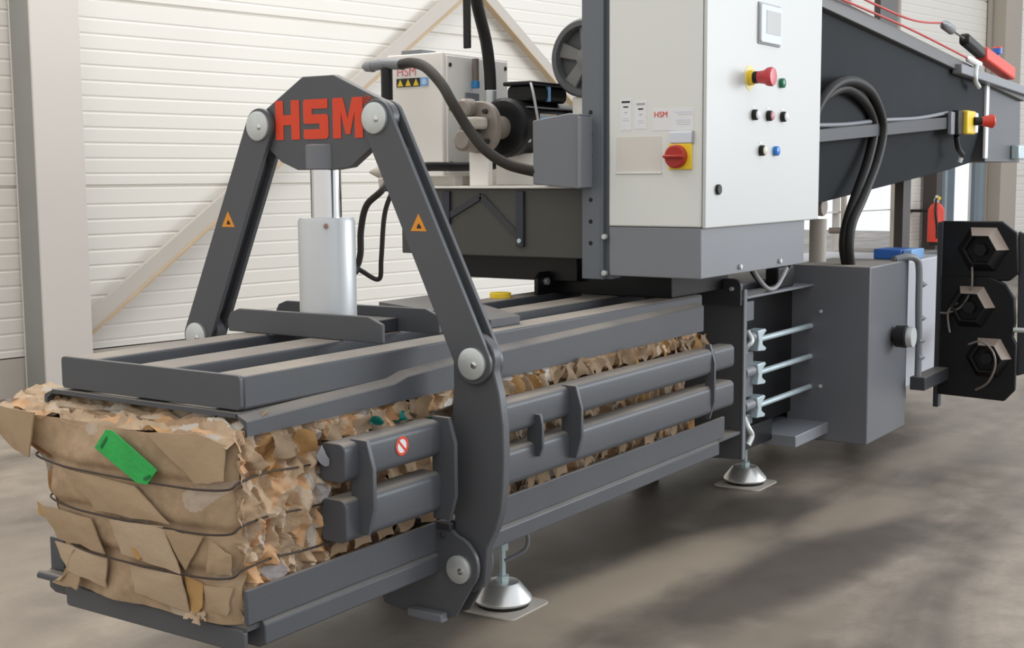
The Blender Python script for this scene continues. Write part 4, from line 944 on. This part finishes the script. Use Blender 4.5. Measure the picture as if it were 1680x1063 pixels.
box('wall_arm', 5.05, 5.80, -0.40, -0.33, 0.55, 0.62, M['paint_dark'], wp_)
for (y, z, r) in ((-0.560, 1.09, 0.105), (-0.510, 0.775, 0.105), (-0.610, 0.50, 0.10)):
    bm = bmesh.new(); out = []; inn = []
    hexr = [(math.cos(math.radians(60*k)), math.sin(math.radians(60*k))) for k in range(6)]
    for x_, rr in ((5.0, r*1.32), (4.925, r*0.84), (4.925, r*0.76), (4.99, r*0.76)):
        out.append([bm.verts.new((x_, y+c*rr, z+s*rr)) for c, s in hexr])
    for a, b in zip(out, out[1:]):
        for k in range(6): bm.faces.new([a[k], a[(k+1) % 6], b[(k+1) % 6], b[k]]).material_index = 0 if a is out[0] and k in (1, 2) else 1  # tan on the upper faces paints in the light they catch
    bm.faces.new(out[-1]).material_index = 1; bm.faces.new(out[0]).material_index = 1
    hx = finish('hexagonal_reel', bm, [M['hexlit_tap'], M['black']], wp_, 0.003, smooth=0)
    lathe('reel_core', (4.90, y, z), (1, 0, 0), [(0.03, 0.0), (0.03, 0.035), (0.085, 0.035)], M['black'], hx, 6)
wr = mat('feed_wire', (0.22, 0.19, 0.17, 1), 0.4, metal=0.5)
tube('feed_wire', [(4.96, -0.515, 1.0), (4.95, -0.52, 0.93), (4.95, -0.515, 0.87), (4.95, -0.47, 0.78), (4.95, -0.40, 0.74), (4.97, -0.35, 0.735)], 0.006, wr, wp_)
tube('feed_wire', [(4.95, -0.45, 0.80), (4.95, -0.40, 0.75), (4.95, -0.40, 0.68), (4.95, -0.41, 0.63)], 0.006, wr, wp_)
tube('feed_wire', [(4.87, -0.53, 0.58), (4.87, -0.60, 0.60), (4.87, -0.66, 0.55), (4.87, -0.675, 0.47), (4.87, -0.64, 0.38), (4.90, -0.57, 0.33)], 0.006, wr, wp_)
cyl('handle_stub', (4.99, -0.735, 0.66), (0, -1, 0), 0.014, 0.10, M['zinc'], wp_, 12)

# ------------------------------------------------------------------ feed hopper
hop = thing('feed_conveyor', (5.3, 0.3, 1.35), 'large dark grey hopper of the feed conveyor, tapering towards the right edge', 'conveyor')
up = [(3.45, 2.305), (6.72, 2.098), (6.72, 1.865), (6.10, 1.862), (3.45, 1.702)]
bm = bmesh.new(); add_prism(bm, up, -0.10, 0.70, 'y'); finish('hopper_body', bm, mat('dark_slate_paint', (0.022, 0.025, 0.029, 1), 0.75, var=0.12, bump=0.03, spec=0.15), hop, 0.004)
bm = bmesh.new()
lowA = [(3.45, 1.702), (6.10, 1.862), (6.72, 1.865)]; lowB = [(3.45, 1.325), (6.20, 1.525), (6.72, 1.575)]
vs = [[bm.verts.new((x, -0.095, z)) for x, z in lowA], [bm.verts.new((x, -0.03, z)) for x, z in lowB], [bm.verts.new((x, 0.62, z)) for x, z in lowB], [bm.verts.new((x, 0.69, z)) for x, z in lowA]]
for a, b in zip(vs, vs[1:]+vs[:1]):
    for i in range(2): bm.faces.new([a[i], a[i+1], b[i+1], b[i]])
for i in (0, 2): bm.faces.new([r_[i] for r_ in vs])
finish('hopper_chute', bm, mat('dark_slate_chute', (0.018, 0.021, 0.024, 1), 0.75, var=0.12, bump=0.03, spec=0.15), hop, 0.003)
bm = bmesh.new(); add_prism(bm, [(3.45, 1.702), (6.12, 1.862), (6.12, 1.790), (3.45, 1.640)], -0.145, -0.098, 'y'); finish('side_rib', bm, M['paint_dark'], hop, 0.004)
bm = bmesh.new(); add_prism(bm, [(3.45, 2.365), (7.72, 2.085), (7.72, 2.020), (3.45, 2.290)], -0.135, -0.095, 'y'); finish('top_rim', bm, mat('rim_grey', (0.105, 0.105, 0.105, 1), 0.45), hop, 0.004)
bm = bmesh.new(); add_prism(bm, [(6.78, 2.096), (7.74, 2.035), (7.78, 1.58), (6.80, 1.578)], -0.10, 0.65, 'y'); finish('end_section', bm, M['paint_clean'], hop, 0.004)
bm = bmesh.new(); add_prism(bm, [(6.72, 2.11), (6.79, 2.105), (6.80, 1.60), (6.73, 1.60)], -0.118, -0.10, 'y'); finish('lit_edge_strip', bm, M['white'], hop, 0.004)  # white paints in the lit edge of the hopper
box('bracket', 7.50, 7.72, -0.16, -0.10, 1.60, 1.70, M['zincblue'], hop, 0.01)
box('support_leg', 6.24, 6.40, 0.27, 0.33, 0.0, 1.58, M['darkpost'], hop)
box('upright_post', 5.72, 6.06, 0.28, 0.32, 2.10, 3.2, M['darkpost'], hop)
tube('top_hose', [(3.40, -0.11, 1.725), (4.0, -0.115, 1.745), (4.6, -0.115, 1.785), (5.2, -0.12, 1.815), (5.8, -0.12, 1.868)], 0.012, M['plinth'], hop)

es = thing('emergency_stop_box', (6.1, -0.2, 1.74), 'yellow emergency stop box with red button on the conveyor side', 'switch box')
box('back_plate', 5.72, 5.80, -0.17, -0.145, 1.735, 1.872, M['plinth'], es, 0.006)
box('black_housing', 5.80, 5.94, -0.19, -0.145, 1.735, 1.882, M['blackmatt'], es, 0.008)
box('yellow_cover', 5.91, 6.10, -0.215, -0.15, 1.742, 1.885, M['yellow'], es, 0.010)
box('clear_edge', 6.10, 6.22, -0.20, -0.15, 1.752, 1.880, M['white'], es, 0.01)
lathe('button_collar', (6.05, -0.215, 1.822), (0.6, -0.8, 0), [(0, 0.026), (0.045, 0.026)], M['blackmatt'], es, 18)
lathe('button_head', (6.077, -0.251, 1.822), (0.6, -0.8, 0), [(0, 0.026), (0.04, 0.036), (0.07, 0.044), (0.078, 0.038), (0.078, 0)], M['redbright'], es, 24)
tube('cable', [(5.90, -0.15, 1.735), (5.95, -0.15, 1.66), (6.05, -0.15, 1.62)], 0.016, M['blackmatt'], es)
cyl('cable_gland', (5.98, -0.15, 1.57), (0, -0.3, 1), 0.018, 0.03, M['zinc'], es, 10)

ps = thing('pull_cord_switch', (7.0, -0.12, 2.16), 'red pull-cord safety switch with twin red cords above the hopper edge', 'safety switch')
A = Vector((6.46, -0.14, 2.268)); B = Vector((7.22, -0.14, 2.185)); d = (B-A).normalized()
bm = bmesh.new(); up_ = Vector((0, 0, 1)); sd = Vector((0, 1, 0))
def slab(bm, a, b, w, hgt):
    vs = [bm.verts.new(p+sd*y+up_*z) for p in (a, b) for y, z in ((-w, -hgt), (w, -hgt), (w, hgt), (-w, hgt))]
    for f in ((0,1,2,3),(7,6,5,4),(0,4,5,1),(1,5,6,2),(2,6,7,3),(3,7,4,0)): bm.faces.new([vs[i] for i in f])
slab(bm, A, B, 0.04, 0.042); finish('switch_body', bm, M['redbright'], ps, 0.012)
bm = bmesh.new(); slab(bm, A-d*0.42+Vector((0, 0, 0.015)), A-d*0.01, 0.034, 0.036); finish('black_boot', bm, M['blackmatt'], ps, 0.022, 3)
bm = bmesh.new(); slab(bm, A+Vector((-0.55, 0, -0.13)), B+Vector((0.5, 0, -0.10)), 0.03, 0.030); finish('mount_bar', bm, M['plinth'], ps, 0.006)
lathe('reset_knob', (6.86, -0.14, 2.262), (0, 0, 1), [(0, 0.018), (0.03, 0.018), (0.032, 0.034), (0.07, 0.034), (0.075, 0.0)], M['bluebox'], ps, 16)
lathe('reset_knob_tip', (6.86, -0.14, 2.329), (0, 0, 1), [(0, 0.034), (0.012, 0.03), (0.014, 0)], M['redbright'], ps, 16)
tube('pull_rod', [A-d*0.40+Vector((0, 0, 0.015)), A-d*0.65+Vector((0, 0, 0.015))], 0.008, M['zinc'], ps)
lathe('rod_clamp', tuple(A-d*0.9+Vector((0, 0, 0.015))), tuple(d), [(0, 0.006), (0.06, 0.03), (0.2, 0.03), (0.26, 0.01)], M['plinth'], ps, 10)
rc = mat('red_cord', (0.55, 0.06, 0.05, 1), 0.5)
tube('red_cord', [A-d*0.9+Vector((0, 0, 0.015)), Vector((4.9, -0.14, 2.345)), Vector((3.6, -0.14, 2.405))], 0.006, rc, ps)
tube('red_cord', [Vector((6.15, -0.16, 2.205)), Vector((4.9, -0.16, 2.285)), Vector((3.6, -0.16, 2.340))], 0.006, rc, ps)
lathe('cord_end', (6.05, -0.16, 2.210), (0.99, 0, -0.06), [(0, 0.006), (0.04, 0.022), (0.3, 0.020), (0.34, 0.008)], M['white'], ps, 10)
bm = bmesh.new(); add_tube(bm, [(6.30, -0.16, 2.20), (6.22, -0.17, 2.15), (6.22, -0.17, 2.08), (6.34, -0.16, 2.05)], 0.018, 8, 6); finish('cord_hook', bm, M['zinc'], ps, 0, smooth=60)

# fire extinguisher on its hook by the dark post
fx = wall_pt(13.36, 0.38, 0.0)
ex = thing('fire_extinguisher', (fx.x, fx.y, 0.50), 'red fire extinguisher hanging by the dark post in the background', 'fire extinguisher')
lathe('cylinder', (fx.x, fx.y, 0.54), (0, 0, 1), [(0, 0.10), (0.01, 0.115), (0.45, 0.115), (0.52, 0.08), (0.55, 0.04), (0.56, 0.04)], M['redbright'], ex, 28)
lathe('foot_ring', (fx.x, fx.y, 0.50), (0, 0, 1), [(0, 0.11), (0.05, 0.11)], M['blackmatt'], ex, 24)
lathe('valve', (fx.x, fx.y, 1.10), (0, 0, 1), [(0, 0.035), (0.05, 0.04), (0.06, 0.025), (0.10, 0.02)], M['zinc'], ex, 16)
tube('discharge_hose', [(fx.x, fx.y, 1.15), (fx.x-0.10, fx.y-0.02, 1.12), (fx.x-0.14, fx.y-0.03, 0.95), (fx.x-0.12, fx.y-0.05, 0.75), (fx.x-0.13, fx.y-0.06, 0.60)], 0.016, M['blackmatt'], ex)
lb_ = lathe('pressure_gauge', (fx.x-0.01, fx.y-0.03, 1.16), (-0.5, -0.8, 0), [(0, 0.025), (0.02, 0.025), (0.02, 0)], M['yellow'], ex, 16)
bm = bmesh.new(); wall_box(bm, 13.32, 13.40, 0.01, 0.27, 0.96, 1.0); finish('wall_hook', bm, M['blackmatt'], ex, 0.003)

# ------------------------------------------------------------------ light
w = bpy.data.worlds.new('daylight'); scene.world = w; w.use_nodes = True
nt = w.node_tree; bg = nt.nodes['Background']
tc = nt.nodes.new('ShaderNodeTexCoord'); dp_ = nt.nodes.new('ShaderNodeVectorMath'); dp_.operation = 'DOT_PRODUCT'
dp_.inputs[1].default_value = Vector((0.70, -0.50, 0.50)).normalized()
nt.links.new(tc.outputs['Generated'], dp_.inputs[0])
mr = nt.nodes.new('ShaderNodeMapRange'); mr.inputs[1].default_value = -0.5; mr.inputs[2].default_value = 0.8
nt.links.new(dp_.outputs['Value'], mr.inputs[0])
mx = nt.nodes.new('ShaderNodeMix'); mx.data_type = 'RGBA'
mx.inputs[6].default_value = (1.02, 0.99, 0.94, 1); mx.inputs[7].default_value = (1.10, 1.15, 1.22, 1)
nt.links.new(mr.outputs[0], mx.inputs[0]); nt.links.new(mx.outputs[2], bg.inputs['Color'])
bg.inputs['Strength'].default_value = 0.86

def skylight(name, loc, target, sx, sy, power, col):
    l = bpy.data.lights.new(name, 'AREA'); l.shape = 'RECTANGLE'; l.size = sx; l.size_y = sy; l.energy = power; l.color = col
    o = bpy.data.objects.new(name, l); o.location = loc; C.objects.link(o)
    o.rotation_euler = (Vector(target)-Vector(loc)).to_track_quat('-Z', 'Y').to_euler()
    return o
skylight('roof_light', (3.0, 3.0, 6.4), (2.2, 1.2, 0), 8.0, 2.2, 240, (1.0, 0.95, 0.88))
skylight('side_window_light', (10.0, -7.5, 3.2), (3.0, 1.0, 0.9), 6.0, 3.0, 480, (0.93, 0.97, 1.0))

# ------------------------------------------------------------------ camera
cam_d = bpy.data.cameras.new('camera'); cam_d.sensor_width = 36; cam_d.lens = 2137.825/1680*36
cam = bpy.data.objects.new('camera', cam_d); C.objects.link(cam); scene.camera = cam
VL = Vector((2290-840, 280-531.5, 2137.825)).normalized(); VW = Vector((-2350-840, 312-531.5, 2137.825)).normalized()
VW = (VW-VL*VL.dot(VW)).normalized(); VZ = VL.cross(VW)
Rw = Matrix((VL, VW, VZ))                      # image axes (right, down, forward) to world
right = Rw @ Vector((1, 0, 0)); down = Rw @ Vector((0, 1, 0)); fwd = Rw @ Vector((0, 0, 1))
m4 = Matrix((right, -down, -fwd)).transposed().to_4x4(); m4.translation = Vector((-2.32, -2.40, 1.50))
cam.matrix_world = m4; cam_d.clip_start = 0.05

scene.view_settings.view_transform = 'Standard'; scene.view_settings.look = 'None'
scene.view_settings.gamma = 1; scene.view_settings.use_curve_mapping = False
scene.view_settings.exposure = 0.18
